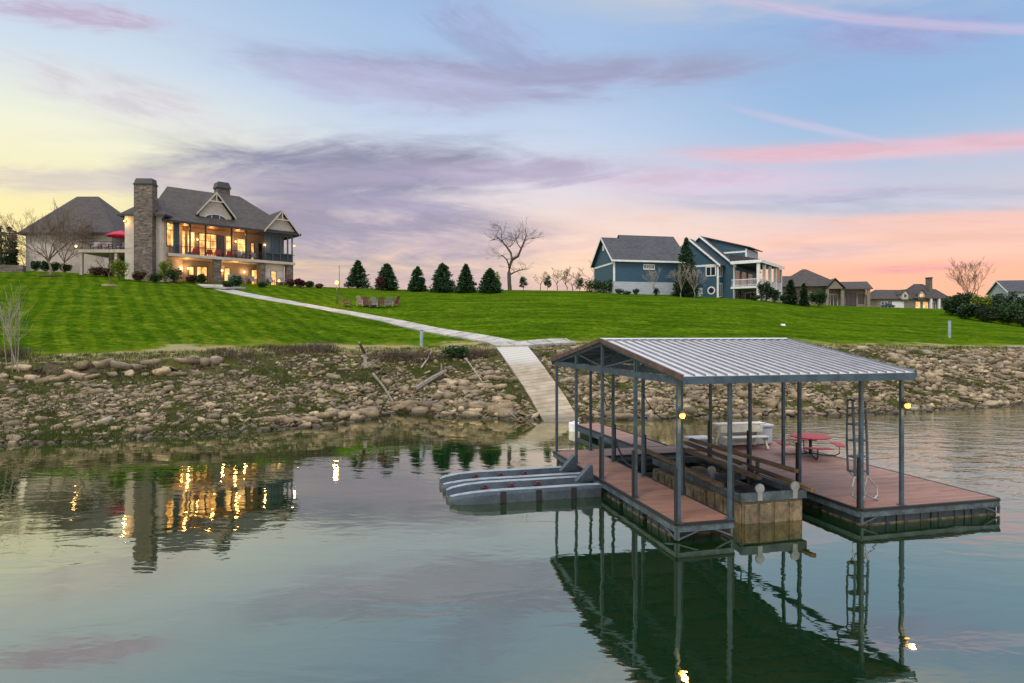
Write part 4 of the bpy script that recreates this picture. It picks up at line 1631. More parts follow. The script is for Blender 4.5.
wb = thing("convertible_bench", "cream plastic lumber bench table standing in front of the grey dock box", "bench", dk(7.5, 8.55, DZ), DU - R(3))
MB().box(-1.05, 1.05, .10, .55, .92, .97).build("table_top", CREAM, wb, bevel=.008)
MB().box(-.92, .92, -.38, .02, .45, .50).build("seat", CREAM, wb, bevel=.008)
MB().box(-.92, .92, .10, .15, .62, .90).build("back_slat", CREAM, wb, bevel=.008)
for x in (-.82, .82):
    mb = MB()
    mb.bar((x, -.40, 0), (x, -.12, .45), .08, .10)
    mb.bar((x, .58, 0), (x, .22, .92), .08, .10)
    mb.bar((x + .05, -.34, .40), (x + .05, .40, .40), .04, .09)
    mb.build("leg", CREAM, wb, bevel=.006)
MB().bar((-.82, .12, .16), (.82, .12, .16), .05, .09).build("stretcher", CREAM, wb)
db_ = thing("dock_box", "large grey fibreglass dock box behind the cream bench", "box", dk(8.15, 9.30, DZ), DU)
MB().box(-1.15, 1.0, -.32, .32, .03, .72).build("body", DOCKBOX, db_, bevel=.04)
MB().box(-1.20, 1.05, -.37, .37, .722, .84).build("lid", DOCKBOX, db_, bevel=.04)
MB().box(-.15, .05, -.40, -.372, .68, .76).build("latch", ALU, db_)
lb = thing("dock_box", "low white storage box at the inner corner of the slip", "box", dk(5.72, 8.85, DZ), DU)
MB().box(-.42, .42, -.30, .30, .02, .40).build("body", DOCKBOX, lb, bevel=.03)
MB().box(-.46, .46, -.34, .34, .402, .48).build("lid", WHITEP, lb, bevel=.03)


def catenary(a, b, sag, n=12):
    a, b = Vector(a), Vector(b)
    return [a.lerp(b, k / n) - Vector((0, 0, sag * 4 * (k / n) * (1 - k / n))) for k in range(n + 1)]


def hang(name, a, b, sag, r, label, cat):
    mb = MB()
    mb.tube(catenary(a, b, sag), r, 6)
    return tag(mb.build(name, BLACK), label, cat)


hang("hose", dk(1.50, 7.30, 1.25), dk(1.50, 4.95, 1.1), .62, .035, "thick black hose sagging low between two posts of the left finger", "hose")
hang("cable", dk(1.44, 4.86, 3.05), dk(1.44, 2.5, 2.75), .42, .016, "thin black cable looped between the inner posts of the left finger", "cable")
hang("cable", dk(0.09, 4.86, 3.0), dk(1.40, 7.3, 2.9), .40, .016, "thin black cable slung from the outer to the inner post of the left finger", "cable")

# ------------------------------------------------------------------ boat lift
lift = thing("boat_lift", "boat lift in the slip with tan stained tanks and timber bunks", "boat lift", dk(3.3, .9), DU)


def tank(x0, x1, y0, y1, z0, z1, n):
    mb = MB()
    mb.box(x0, x1, y0, y1, z0, z1)
    w = (x1 - x0) / n
    for k in range(n):
        mb.box(x0 + k * w + .045, x0 + (k + 1) * w - .045, y0 - .045, y0 - .001, z0, z1 - .05)
    m = int((y1 - y0) / .42)
    w = (y1 - y0) / m
    for k in range(m):
        for (xa, xb) in ((x0 - .045, x0 - .001), (x1 + .001, x1 + .045)):
            mb.box(xa, xb, y0 + k * w + .05, y0 + (k + 1) * w - .05, z0, z1 - .05)
    return mb.build("tank", TANK, lift, bevel=.015)


tank(-.92, .90, 0, 1.7, -.4, .56, 4)
MB().box(-.90, .88, .02, 1.68, .562, .578).build("tank_dark_top", BLACK, lift)  # black sheet that makes the top of the tank dark
tank(-.92, -.50, 2.0, 5.2, -.4, .40, 1)
tank(.50, .90, 2.0, 5.2, -.4, .40, 1)
mb = MB()
mb.box(-1.0, 1.0, -.06, .04, .58, .80)
mb.box(-1.0, 1.0, 2.3, 2.4, .58, .80)
mb.box(-1.0, 1.0, 5.0, 5.1, .58, .78)
for x in (-1.0, .90):
    mb.box(x, x + .1, .05, 5.0, .58, .76)
mb.build("frame", STEEL_L, lift, bevel=.006)
for (x, y) in ((-.45, -.09), (.62, -.09), (-.45, 2.25), (.62, 2.25)):
    mb = MB()
    mb.disc((x, y, .92), .13, .05, 18, ax=(0, 1, 0))
    mb.bar((x, y + .03, .60), (x, y + .03, .92), .14, .05, up=(0, 1, 0))
    mb.build("pivot_plate", ALU, lift)
for (x, y0, y1, z0, z1) in ((-.98, .9, 6.6, .80, .98), (.98, -.35, 6.6, .86, 1.00), (.30, 1.0, 5.6, .92, .98), (1.18, .6, 6.4, 1.16, 1.12)):
    mb = MB()
    mb.bar((x, y0, z0), (x, y1, z1), .16, .10)
    mb.build("bunk", TIMBER, lift, bevel=.008)
for (x, y) in ((-.95, 2.35), (.98, 2.35), (1.16, 2.35), (1.16, 5.05), (-.95, 5.05)):
    MB().box(x - .04, x + .04, y - .04, y + .04, .7, .90 if x < 1 else 1.08).build("bunk_bracket", STEEL, lift)


# ------------------------------------------------------------------ floating jet-ski cradles
def cradle(label, v):
    t = thing("jet_ski_float", label, "floating dock", dk(-.16, v), DU, "floating jet-ski cradles beside the dock")
    # outline along -x: x = 0 at the dock, x = -4.55 at the low entry end
    st = [(0, .0, .36, .66), (-.5, .0, .37, .68), (-3.4, .0, .36, .68), (-4.0, .02, .33, .66), (-4.45, .05, .27, .58), (-4.64, .08, .22, .50)]
    hull = MB()
    inner = MB()
    rim = MB()
    rings = []
    for (x, zb_, zt, hw) in st:
        zi = max(.10, zt - .22)
        ring = [(x, -hw, zb_ - .18 + .06), (x, -hw - .03, zt - .10), (x, -hw, zt), (x, -hw * .62, zt), (x, -hw * .48, zi), (x, hw * .48, zi), (x, hw * .62, zt), (x, hw, zt), (x, hw + .03, zt - .10), (x, hw, zb_ - .12), (x, hw * .6, -.22), (x, -hw * .6, -.22)]
        rings.append(ring)
    for a, b in zip(rings, rings[1:]):
        n = len(a)
        for k in range(n):
            j = (k + 1) % n
            (inner if k in (3, 4, 5) else rim if k in (2, 6) else hull).poly([a[k], b[k], b[j], a[j]])
    hull.poly(rings[0])
    hull.poly(rings[-1][::-1])
    hull.build("hull", HULL, t)
    inner.build("channel", CHANNEL, t)
    rim.build("gunwale", RIM_SHEEN, t)
    for s in (-1, 1):
        for x in (-.9, -2.0, -3.1):
            mb = MB()
            mb.box(x - .09, x + .09, s * .712 - .006, s * .712 + .008, .02, .33)
            mb.build("strap", BLACK, t)
    for x in (-1.75, -2.6, -3.45):
        for s in (-1, 1):
            rb = MB()
            rb.tube([(x, s * .30 - .08, .28), (x, s * .30 + .08, .28)], .055, 12)
            rb.box(x - .11, x + .11, s * .30 - .12, s * .30 + .12, .20, .27)
            rb.build("roller", ROLLER, t)
    # bow stop: a raised wedge bolted at the dock end
    mb = MB()
    mb.extr([(-.02, -.12, .34), (-.62, -.12, .36), (-.14, -.12, .86), (-.06, -.12, .86)], (0, .24, 0))
    mb.build("bow_stop", HULL, t, bevel=.012)
    for s in (-.5, .5):
        MB().box(-.02, .15, s - .06, s + .06, .22, .30).build("hinge_bracket", STEEL_L, t)
    return t


cradle("grey floating jet-ski cradle nearer the open water, left of the dock", 5.15)
cradle("grey floating jet-ski cradle farther from view, nearer the shore", 6.72)

# ------------------------------------------------------------------ houses
def frame_xf(root, wx, wy, yaw):
    """matrix that turns a world-aligned sub-frame into the local frame of root"""
    rm = Matrix.Translation(root.location) @ Matrix.Rotation(root.rotation_euler.z, 4, 'Z')
    return rm.inverted() @ (Matrix.Translation((wx, wy, root.location.z)) @ Matrix.Rotation(yaw, 4, 'Z'))


def hip(mb, x0, x1, y0, y1, z0, zr, rx0, rx1, th=.18, m=0, ym=None):
    """hipped roof over a rectangle, ridge along x from rx0 to rx1, with a fascia band under it"""
    ym = (y0 + y1) / 2 if ym is None else ym
    a, b, c, d = (x0, y0, z0), (x1, y0, z0), (x1, y1, z0), (x0, y1, z0)
    e, f = (rx0, ym, zr), (rx1, ym, zr)
    mb.poly([a, b, f, e], m); mb.poly([c, d, e, f], m); mb.poly([b, c, f], m); mb.poly([d, a, e], m)
    mb.poly([a, d, c, b], m)


def gable_roof(mb, x0, x1, y0, y1, z0, zr, m=0, th=.16, along='y'):
    """two thick slopes; ridge along y (or x), rectangle is the eave line"""
    if along == 'y':
        xm = (x0 + x1) / 2
        for xa, s in ((x0, 1), (x1, -1)):
            mb.extr([(xa, y0, z0), (xm, y0, zr), (xm, y0, zr - th), (xa, y0, z0 - th)], (0, y1 - y0, 0), m)
    else:
        ym = (y0 + y1) / 2
        for ya in (y0, y1):
            mb.extr([(x0, ya, z0), (x0, ym, zr), (x0, ym, zr - th), (x0, ya, z0 - th)], (x1 - x0, 0, 0), m)


def window(root, x0, x1, z0, z1, y, pane, frame, mull=1, trans=0, w=.07, xf=None, name="window", depth=.05):
    """frame proud of a wall that faces -y at y; the pane set just behind the frame face"""
    mb = MB(); mb.x = xf
    mb.box(x0 - w, x0, y - depth, y - .004, z0 - w, z1 + w)
    mb.box(x1, x1 + w, y - depth, y - .004, z0 - w, z1 + w)
    mb.box(x0, x1, y - depth, y - .004, z1, z1 + w)
    mb.box(x0, x1, y - depth, y - .004, z0 - w, z0)
    for k in range(1, mull):
        c = x0 + (x1 - x0) * k / mull
        mb.box(c - w * .4, c + w * .4, y - depth + .004, y - .006, z0, z1)
    for k in range(1, trans + 1):
        c = z0 + (z1 - z0) * (1 - .28 * k)
        mb.box(x0, x1, y - depth + .008, y - .008, c - w * .4, c + w * .4)
    f = mb.build(name, frame, root)
    pb = MB(); pb.x = xf
    pb.box(x0 + .002, x1 - .002, y - .022, y - .012, z0 + .002, z1 - .002)
    pb.build("pane", pane, f)
    return f


def wall_lamp(root, x, y, z, power, xf=None, mat=None):
    mb = MB(); mb.x = xf
    mb.box(x - .07, x + .07, y - .10, y - .002, z - .14, z + .14)
    l = mb.build("wall_lamp", DARKTRIM, root)
    bb = MB(); bb.x = xf
    bb.ball((x, y - .19, z), .11)
    bb.build("bulb", mat or BULBW, l, smooth=True)
    p = Vector((x, y - .40, z))
    if xf is not None:
        p = xf @ p
    rm = Matrix.Translation(root.location) @ Matrix.Rotation(root.rotation_euler.z, 4, 'Z')
    lamp(rm @ p, power)


# ---- the large stone and stucco house on the left
HB = 11.55
HY_ = R(42)
house = thing("lake_house", "large cream stucco house with stone chimneys, brown roof and warmly lit two storey porch", "house", (-42.6, 80.0, HB), HY_)
LEN, DEP, PD = 15.6, 14.0, 3.0
ZF, ZEV, ZRG = 3.55, 7.55, 13.0

mb = MB(); mb.box(0, LEN, PD, DEP, -2.5, ZF - .02); mb.build("wall", STUCCO_G, house)
mb = MB(); mb.box(0, LEN, PD, DEP, ZF, ZEV + .1); mb.build("wall", STUCCO_G, house)
mb = MB()
hip(mb, -1.2, LEN + .9, -.75, DEP + .8, ZEV, ZRG + .35, 1.3, 10.8, ym=7.2)
roof_h = mb.build("roof", ROOFS, house)
mb = MB()
mb.box(-1.2, LEN + .9, -.80, -.752, ZEV - .22, ZEV + .06)
mb.box(LEN + .902, LEN + .95, -.75, DEP, ZEV - .22, ZEV + .06)
mb.build("eave_trim", DARKTRIM, roof_h)
# dormer gable over the middle
mb = MB()
dx0, dx1, dxm, dzb, dzr = 3.2, 7.9, 5.55, 9.0, 12.1
mb.extr([(dx0 + .35, .9, dzb - 1.2), (dx1 - .35, .9, dzb - 1.2), (dx1 - .35, .9, dzb + .1), (dxm, .9, dzr - .3), (dx0 + .35, .9, dzb + .1)], (0, 5.0, 0))
dg = mb.build("gable", STUCCO, house)
mb = MB()
gable_roof(mb, dx0 - .1, dx1 + .1, .45, 7.0, dzb + .02, dzr + .02, along='y')
mb.build("gable_roof", ROOFS, dg)
mb = MB()
for xa in (dx0 - .1, dx1 + .1):
    mb.extr([(xa, .41, dzb + .05), (dxm, .41, dzr + .05), (dxm, .41, dzr - .22), (xa, .41, dzb - .22)], (0, .036, 0))
mb.bar((dxm - 1.0, .43, dzr - 1.25), (dxm + 1.0, .43, dzr - 1.25), .05, .14)
mb.bar((dxm, .44, dzr - 1.25), (dxm, .44, dzr - .2), .12, .04, up=(0, 1, 0))
mb.build("rake_trim", FASCIA, dg)
mb = MB()
arc = [(dxm + 1.55 * math.cos(a), .86, dzb - .75 + .95 * math.sin(a)) for a in np.linspace(0, math.pi, 15)]
mb.extr(arc, (0, .036, 0))
aw = mb.build("window", GLASS, dg)
mb = MB()
for p, q in zip(arc, arc[1:]):
    mb.bar(Vector(p) - Vector((0, .02, 0)), Vector(q) - Vector((0, .02, 0)), .06, .14, up=(0, 1, 0))
mb.bar((dxm - 1.6, .84, dzb - .78), (dxm + 1.6, .84, dzb - .78), .06, .10)
mb.bar((dxm - .5, .84, dzb - .78), (dxm - .5, .84, dzb + .12), .05, .06, up=(0, 1, 0))
mb.bar((dxm + .5, .84, dzb - .78), (dxm + .5, .84, dzb + .12), .05, .06, up=(0, 1, 0))
mb.build("frame", WHITEP, aw)
# gable at the right end of the porch
gx0, gx1, gxm, gzb, gzr = 11.4, 16.2, 13.8, 7.6, 10.6
mb = MB()
mb.extr([(gx0 + .4, -.35, gzb - .15), (gx1 - .4, -.35, gzb - .15), (gx1 - .4, -.35, gzb + .25), (gxm, -.35, gzr - .3), (gx0 + .4, -.35, gzb + .25)], (0, 4.0, 0))
g2 = mb.build("gable", STUCCO, house)
mb = MB()
gable_roof(mb, gx0 - .1, gx1 + .1, -.85, 7.2, gzb - .05, gzr, along='y')
mb.build("gable_roof", ROOFS, g2)
mb = MB()
for xa in (gx0 - .1, gx1 + .1):
    mb.extr([(xa, -.89, gzb - .02), (gxm, -.89, gzr + .03), (gxm, -.89, gzr - .26), (xa, -.89, gzb - .30)], (0, .036, 0))
mb.bar((gxm - 1.1, -.87, gzr - 1.35), (gxm + 1.1, -.87, gzr - 1.35), .05, .16)
mb.bar((gxm, -.86, gzr - 1.35), (gxm, -.86, gzr - .2), .14, .04, up=(0, 1, 0))
mb.build("rake_trim", FASCIA, g2)
# porch slab, ceiling, rail
mb = MB(); mb.box(-.4, LEN + .3, -.25, PD - .004, ZF - .36, ZF); mb.build("porch_deck", FASCIA, house)
mb = MB(); mb.box(-.2, LEN + .2, -.6, PD - .004, ZEV - .12, ZEV - .02); mb.build("porch_ceiling", pmat("stained_porch_boards", (0.24, 0.13, 0.07), 0.6, .3, 2, .1, stretch=(1, 8, 1)), house)
mb = MB()
mb.box(-.3, LEN + .2, -.17, -.12, ZF + .95, ZF + 1.02)
mb.box(-.3, LEN + .2, -.16, -.13, ZF + .10, ZF + .14)
for k in range(112):
    x = -.25 + k * .142
    mb.box(x - .012, x + .012, -.157, -.133, ZF + .14, ZF + .95)
mb.build("railing", DARKTRIM, house)
for x in (.3, 2.15, 4.0, 7.25, 9.1, 11.4):
    mb = MB(); mb.box(x - .09, x + .09, -.20, -.02, ZF + .003, ZEV - .125); mb.build("post", NAVYTRIM if x < 1 else DARKTRIM, house)
mb = MB(); mb.box(.30, .95, .0, .12, ZF + .003, ZEV - .125); mb.build("screen_panel", NAVYTRIM, house)
for x in (5.5, 11.3, 15.2):
    mb = MB(); mb.box(x - .45, x + .45, -.12, .72, -2.0, ZF - .365); mb.build("stone_pillar", STONEM, house)
# screened room at the right end: dark blue frames over deep interior
mb = MB()
for x in (11.7, 12.75, 13.8, 14.85, 15.5):
    mb.box(x - .09, x + .09, -.16, .0, ZF + .004, ZEV - .125)
mb.box(11.7, 15.5, -.15, -.02, ZF + 1.0, ZF + 1.15)
mb.box(11.7, 15.5, -.15, -.02, ZEV - .5, ZEV - .128)
mb.build("screen_frame", NAVYTRIM, house)
mb = MB()
for (a, b) in ((11.8, 12.65), (12.85, 13.7)):
    mb.box(a, b, .02, .05, ZF + 1.15, ZEV - .5)
mb.box(11.8, 15.4, .02, .05, ZF + .02, ZF + 1.0)
mb.build("screen", pmat("slate_screen_mesh", (.05, .075, .10), .7, .2, 30, .05), house)
mb = MB(); mb.box(15.45, 15.55, .0, PD - .01, ZF + .01, ZF + 1.05); mb.build("railing", NAVYTRIM, house)
# upper windows (local x ranges along the porch wall)
for (a, b, z0, z1, mat, mul, tr) in ((1.35, 2.35, .35, 3.3, LITB, 2, 1), (2.7, 3.5, .7, 3.3, LITB, 1, 1), (4.15, 6.25, .08, 3.25, LIT, 3, 1), (6.35, 7.2, .08, 3.2, GLASS, 2, 1), (7.55, 8.4, .7, 3.2, LITB, 1, 1), (9.1, 10.1, .6, 3.0, LITB, 1, 1), (10.9, 11.25, .08, 2.6, LIT, 1, 0), (12.0, 12.5, .08, 2.6, GLASS, 1, 0)):
    window(house, a, b, ZF + z0, ZF + z1, PD, mat, DARKTRIM if mat is not LITB else FASCIA, mul, tr, .08)
# lower windows and doors
for (a, b, z0, z1, mat, mul) in ((.9, 1.5, .6, 2.3, LIT, 1), (2.9, 3.4, .6, 2.3, LIT, 1), (3.85, 5.05, .3, 2.35, LIT, 2), (5.95, 6.7, .08, 2.4, LIT, 1), (7.35, 8.0, .08, 2.4, LIT, 1), (11.0, 11.7, .08, 2.4, LIT, 1)):
    window(house, a, b, z0, z1, PD, mat, DARKTRIM, mul, 0, .08)
mb = MB(); mb.box(11.9, 14.75, .9, 1.05, -1.5, ZF - .37); mb.build("partition_wall", WHITEP, house)
window(house, 12.9, 13.6, .25, 2.2, .9, LIT, DARKTRIM, 1, 0, .08, name="door")
for (x, y, z, pw) in ((1.9, PD, 2.0, 40), (2.7, PD, 2.05, 30), (6.95, PD, 2.05, 55), (9.9, PD, 2.05, 55), (11.62, .0, ZF + 2.1, 40)):
    wall_lamp(house, x, y, z, pw)
wall_lamp(house, 15.65, -.2, ZF + 2.3, 40, mat=BULB)
wall_lamp(house, 8.75, PD, ZF + 2.6, 14)
wall_lamp(house, 3.85, PD, ZF + 2.4, 14)
for x in (2.0, 5.2, 8.6):
    lamp(house.matrix_basis @ Vector((x, 1.4, ZEV - .4)) if False else (Matrix.Translation(house.location) @ Matrix.Rotation(HY_, 4, 'Z')) @ Vector((x, 1.4, ZEV - .45)), 75, (1, .44, .13), .15)
for x in (2.2, 8.2):
    lamp((Matrix.Translation(house.location) @ Matrix.Rotation(HY_, 4, 'Z')) @ Vector((x, 1.4, ZF - .7)), 48, (1, .46, .14), .15)
# rear chimney
mb = MB(); mb.box(7.9, 9.6, 7.6, 9.2, 8, 14.3); ch = mb.build("chimney", STONEM, house)
mb = MB(); mb.extr([(7.75, 7.45, 14.302), (9.75, 7.45, 14.302), (9.45, 7.75, 15.2), (8.05, 7.75, 15.2)], (0, 1.9, 0)); mb.build("chimney_cap", DARKTRIM, ch)

# front wing with the tall chimney, square to the lake
WX = frame_xf(house, -47.8, 79.0, 0) @ Matrix.Translation((0, 0, .35))
mb = MB(); mb.x = WX; mb.box(0, 4.75, 0, 11, -2.5, 7.75); mb.build("wall", STUCCO, house)
mb = MB(); mb.x = WX
mb.extr([(-.5, -.55, 7.76), (5.25, -.55, 7.76), (2.4, 2.2, 10.4)], (0, .001, 0))
mb = MB(); mb.x = WX
a, b, e = (-.55, -.6, 7.76), (5.3, -.6, 7.76), (2.4, 2.3, 10.5)
c, d, f = (5.3, 12, 7.76), (-.55, 12, 7.76), (2.4, 12, 10.5)
mb.poly([a, b, e]); mb.poly([b, c, f, e]); mb.poly([d, a, e, f]); mb.poly([a, d, c, b])
wr = mb.build("roof", ROOFS, house)
mb = MB(); mb.x = WX
mb.box(-.55, 5.3, -.64, -.602, 7.56, 7.80); mb.box(5.302, 5.34, -.6, 9, 7.56, 7.80); mb.box(-.59, -.552, -.6, 9, 7.56, 7.80)
mb.build("eave_trim", DARKTRIM, wr)
mb = MB(); mb.x = WX; mb.box(.02, 4.73, -.035, -.003, 3.7, 3.85); mb.build("band_course", FASCIA, house)
mb = MB(); mb.x = WX
mb.box(1.62, 3.86, -.85, 0.3, -2.5, 11.35)
ch = mb.build("chimney", STONEM, house)
mb = MB(); mb.x = WX
mb.box(1.54, 3.94, -.93, .38, 11.352, 11.5)
mb.extr([(1.60, -.88, 11.502), (3.88, -.88, 11.502), (3.70, -.72, 12.15), (1.78, -.72, 12.15)], (0, 1.1, 0))
mb.build("chimney_cap", DARKTRIM, ch)
mb = MB(); mb.x = WX; mb.bar((4.55, -.08, 0), (4.55, -.08, 7.5), .09, .07, up=(0, 1, 0)); mb.build("downpipe", FASCIA, house)
wall_lamp(house, .12, 0, 7.0, 70, WX, BULB)
SX = WX @ Matrix.Translation((4.75, 0, 0)) @ Matrix.Rotation(math.pi / 2, 4, 'Z')
window(house, .8, 2.3, 4.2, 7.0, 0, LIT, DARKTRIM, 2, 1, .09, SX)

# garage block with the big hipped roof and the terrace between
GX = frame_xf(house, -69.9, 92.0, 0)
mb = MB(); mb.x = GX; mb.box(0, 12.4, 0, 12, -2, 8.0); mb.build("wall", STUCCO, house)
mb = MB(); mb.x = GX; hip(mb, -.7, 13.3, -.7, 12.7, 7.9, 14.5, 3.3, 6.6); gr_ = mb.build("roof", ROOFS, house)
mb = MB(); mb.x = GX; mb.box(-.7, 13.3, -.75, -.702, 7.68, 7.96); mb.box(13.302, 13.35, -.7, 12, 7.68, 7.96); mb.box(-.75, -.702, -.7, 12, 7.68, 7.96); mb.build("eave_trim", DARKTRIM, gr_)
mb = MB(); mb.x = GX; mb.box(12.4, 23.5, 2.5, 10, -2, 7.6); mb.build("wall", STUCCO_G, house)
mb = MB(); mb.x = GX; hip(mb, 11, 25, 1.9, 13.2, 7.62, 11.4, 9, 22); mb.build("roof", ROOFS, house)
window(house, 15.0, 17.4, 4.8, 6.9, 2.5, GLASS, DARKTRIM, 2, 0, .08, GX)
window(house, 18.6, 20.4, 4.8, 6.9, 2.5, LIT, DARKTRIM, 2, 0, .08, GX)
TX = frame_xf(house, -56.4, 83.2, 0) @ Matrix.Translation((0, 0, -.30))
mb = MB(); mb.x = TX; mb.box(0, 9.65, 0, 10, 4.35, 4.75); mb.build("terrace_deck", FASCIA, house)
mb = MB(); mb.x = TX
mb.box(0, 9.6, .05, .09, 5.72, 5.80)
for k in range(64):
    x = .05 + k * .15
    mb.box(x - .012, x + .012, .06, .084, 4.76, 5.72)
mb.box(.05, .09, .1, 8, 5.72, 5.80)
for k in range(50):
    mb.box(.06, .084, .15 + k * .16 - .012, .15 + k * .16 + .012, 4.76, 5.72)
mb.build("railing", DARKTRIM, house)
for x in (.25, 4.8, 9.2):
    mb = MB(); mb.x = TX; mb.box(x - .17, x + .17, .15, .5, -2, 4.345); mb.build("post", FASCIA, house)
mb = MB(); mb.x = TX; mb.box(.2, 9.6, 6.0, 6.2, -2, 4.3); mb.build("undercroft_wall", BARK, house)  # dark wall colour paints in the shade beneath the terrace
mb = MB(); mb.x = TX; mb.box(-.35, -.18, .1, .3, 4.9, 5.3); tl = mb.build("wall_lamp", DARKTRIM, house)
mb = MB(); mb.x = TX; mb.ball((-.26, -.02, 5.15), .13); mb.build("bulb", BULBW, tl, smooth=True)
lamp(Vector((-56.7, 82.8, HB + 5.15)), 20)


def house_pt(x, y, z):
    return (Matrix.Translation(house.location) @ Matrix.Rotation(HY_, 4, 'Z')) @ Vector((x, y, z))


# red parasol and seats on the terrace
TB = Vector((-56.4, 83.2, HB - .30))
um = thing("parasol", "open red parasol on the terrace left of the tall stone chimney", "parasol", TB + Vector((4.3, 2.0, 4.75)))
MB().tube([(0, 0, 0), (0, 0, 2.75)], .035, 8).build("pole", DARKTRIM, um)
mb = MB()
n = 8
for k in range(n):
    a0, a1 = 6.283 * k / n, 6.283 * (k + 1) / n
    mb.poly([(0, 0, 2.8), (1.75 * math.cos(a0), 1.75 * math.sin(a0), 2.10), (1.75 * math.cos(a1), 1.75 * math.sin(a1), 2.10)])
    mb.poly([(1.75 * math.cos(a0), 1.75 * math.sin(a0), 2.10), (1.75 * math.cos(a0), 1.75 * math.sin(a0), 1.94), (1.75 * math.cos(a1), 1.75 * math.sin(a1), 1.94), (1.75 * math.cos(a1), 1.75 * math.sin(a1), 2.10)])
mb.build("canopy", REDCLOTH, um)
MB().disc((0, 0, 0), .3, .08, 16).build("base", DARKTRIM, um)


def armchair(label, mat, frame, loc, yaw, group=None, name="armchair", s=1.0):
    t = thing(name, label, "chair", loc, yaw, group)
    MB().box(-.32, .32, -.30, .30, .36, .48).build("seat", mat, t, bevel=.03)
    mb = MB(); mb.extr([(-.32, .24, .40), (-.32, .36, .40), (-.32, .48, 1.0), (-.32, .38, 1.0)], (.64, 0, 0)); mb.build("backrest", mat, t, bevel=.02)
    for x in (-.37, .37):
        MB().box(x - .04, x + .04, -.30, .36, .60, .65).build("armrest", frame, t, bevel=.008)
        for y in (-.27, .32):
            MB().box(x - .03, x + .03, y - .03, y + .03, 0, .597).build("leg", frame, t)
    t.scale = (s, s, s)
    return t


armchair("white cushioned armchair on the terrace behind the railing, left one", POLYW, DARKTRIM, TB + Vector((1.5, 1.2, 4.75)), 0.2, "terrace seats beside the red parasol", s=1.25)
armchair("white cushioned armchair on the terrace just left of the red parasol pole", POLYW, DARKTRIM, TB + Vector((3.0, 1.2, 4.75)), -0.1, "terrace seats beside the red parasol", s=1.25)
armchair("dark armchair on the terrace at the right, beside the house wall", CUSHION, DARKTRIM, TB + Vector((4.9, 1.0, 4.75)), -0.5, "terrace seats beside the red parasol", s=1.15)
for x, lab in ((3.2, "red armchair on the upper porch, leftmost, before the tall lit window"), (5.0, "red armchair on the upper porch before the triple glass doors"), (5.9, "red armchair on the upper porch beside the blue glass door"), (7.6, "red armchair on the upper porch left of the cream window")):
    armchair(lab, REDCH, REDCH, house_pt(x, 1.1, ZF + .005), HY_ + random.uniform(-.5, .5), "red armchairs on the upper porch", s=1.05)
for x, lab in ((8.6, "dark armchair on the upper porch under the small wall lamp"), (9.5, "dark armchair on the upper porch before the right cream window"), (10.5, "dark armchair on the upper porch beside the white porch door")):
    armchair(lab, CUSHION, DARKTRIM, house_pt(x, .9, ZF + .005), HY_ + random.uniform(-.5, .5), "dark armchairs on the upper porch", s=1.05)
for x, y, lab in ((7.7, .8, "pale blue white chair on the lower patio, left of its pair"), (8.7, .7, "pale blue white chair on the lower patio, right of its pair")):
    p = house_pt(x, y, 0); p.z = gz(p.x, p.y)
    armchair(lab, UTIL, UTIL, p, HY_ + .2, "pale chairs on the lower patio", s=1.2)
for x, y, lab in ((10.2, .5, "dark chair on the lower patio left of the stone pillar"), (12.6, .2, "dark chair on the lower patio left of the small flame"), (14.2, .1, "dark chair on the lower patio right of the small flame")):
    p = house_pt(x, y, 0); p.z = gz(p.x, p.y)
    armchair(lab, CUSHION, DARKTRIM, p, HY_ + random.uniform(-.4, .4), "dark chairs on the lower patio", s=1.1)
p = house_pt(13.3, -.9, 0); p.z = gz(p.x, p.y)
fp = thing("fire_bowl", "small glowing fire bowl on the lower patio before the white wall", "fire pit", p)
MB().tube([(0, 0, 0), (0, 0, .3), (0, 0, .42)], .42, 14, .5).build("bowl", STONEM, fp)
MB().ball((0, 0, .52), .16, .16, .26).build("flame", FLAME, fp, smooth=True)
lamp(p + Vector((0, 0, 1.0)), 14, (1, .45, .12), .2)

# ---- blue garage
bg = thing("blue_garage", "teal blue sided garage with grey gable roof and white corner trim", "garage", (14.65, 92.0, 0), R(12))
ZB, ZE2, ZR2 = 10.2, 15.75, 19.4
L2, D2 = 11.3, 8.6
bg.location.z = ZB
e2, r2 = ZE2 - ZB, ZR2 - ZB
mb = MB(); mb.box(0, L2, 0, D2, 2.35, e2); mb.extr([(0, 0, e2), (0, D2, e2), (0, D2 / 2, r2 - .12)], (L2, 0, 0)); mb.build("wall", BLUES, bg)
mb = MB(); mb.box(-.03, L2 + .03, -.03, D2 + .03, -1.5, 2.348); mb.build("foundation", GREYS, bg)
mb = MB(); gable_roof(mb, -.45, 2.6, -.45, D2 + .45, e2 - .15, r2 + .12, along='x'); rf = mb.build("roof", ROOFB, bg)
mb = MB(); gable_roof(mb, 2.602, L2 + .4, -.45, D2 + 1.85, e2 - .15, r2 + .12 + .58, th=.16, along='x'); mb.build("raised_roof", ROOFB, rf)
mb = MB()
for ya in (-.49, D2 + .49):
    mb.extr([(-.49, ya, e2 - .14), (-.49, D2 / 2, r2 + .16), (-.49, D2 / 2, r2 - .18), (-.49, ya, e2 - .46)], (.036, 0, 0))
mb.box(-.45, L2 + .4, -.50, -.453, e2 - .36, e2 - .10)
mb.box(-.06, -.004, 0, D2, e2 - .62, e2 - .38)
mb.build("roof_trim", WHITEP, rf)
mb = MB(); mb.box(-.07, .16, -.07, .16, 2.36, e2 - .42); mb.build("corner_trim", WHITEP, bg)
mb = MB(); mb.box(-.07, .16, D2 - .16, D2 + .07, 2.36, e2 - .42); mb.build("corner_trim", WHITEP, bg)
window(bg, 4.65, 6.15, e2 - 1.25, e2 - .75, 0, GLASS, WHITEP, 5, 0, .14)
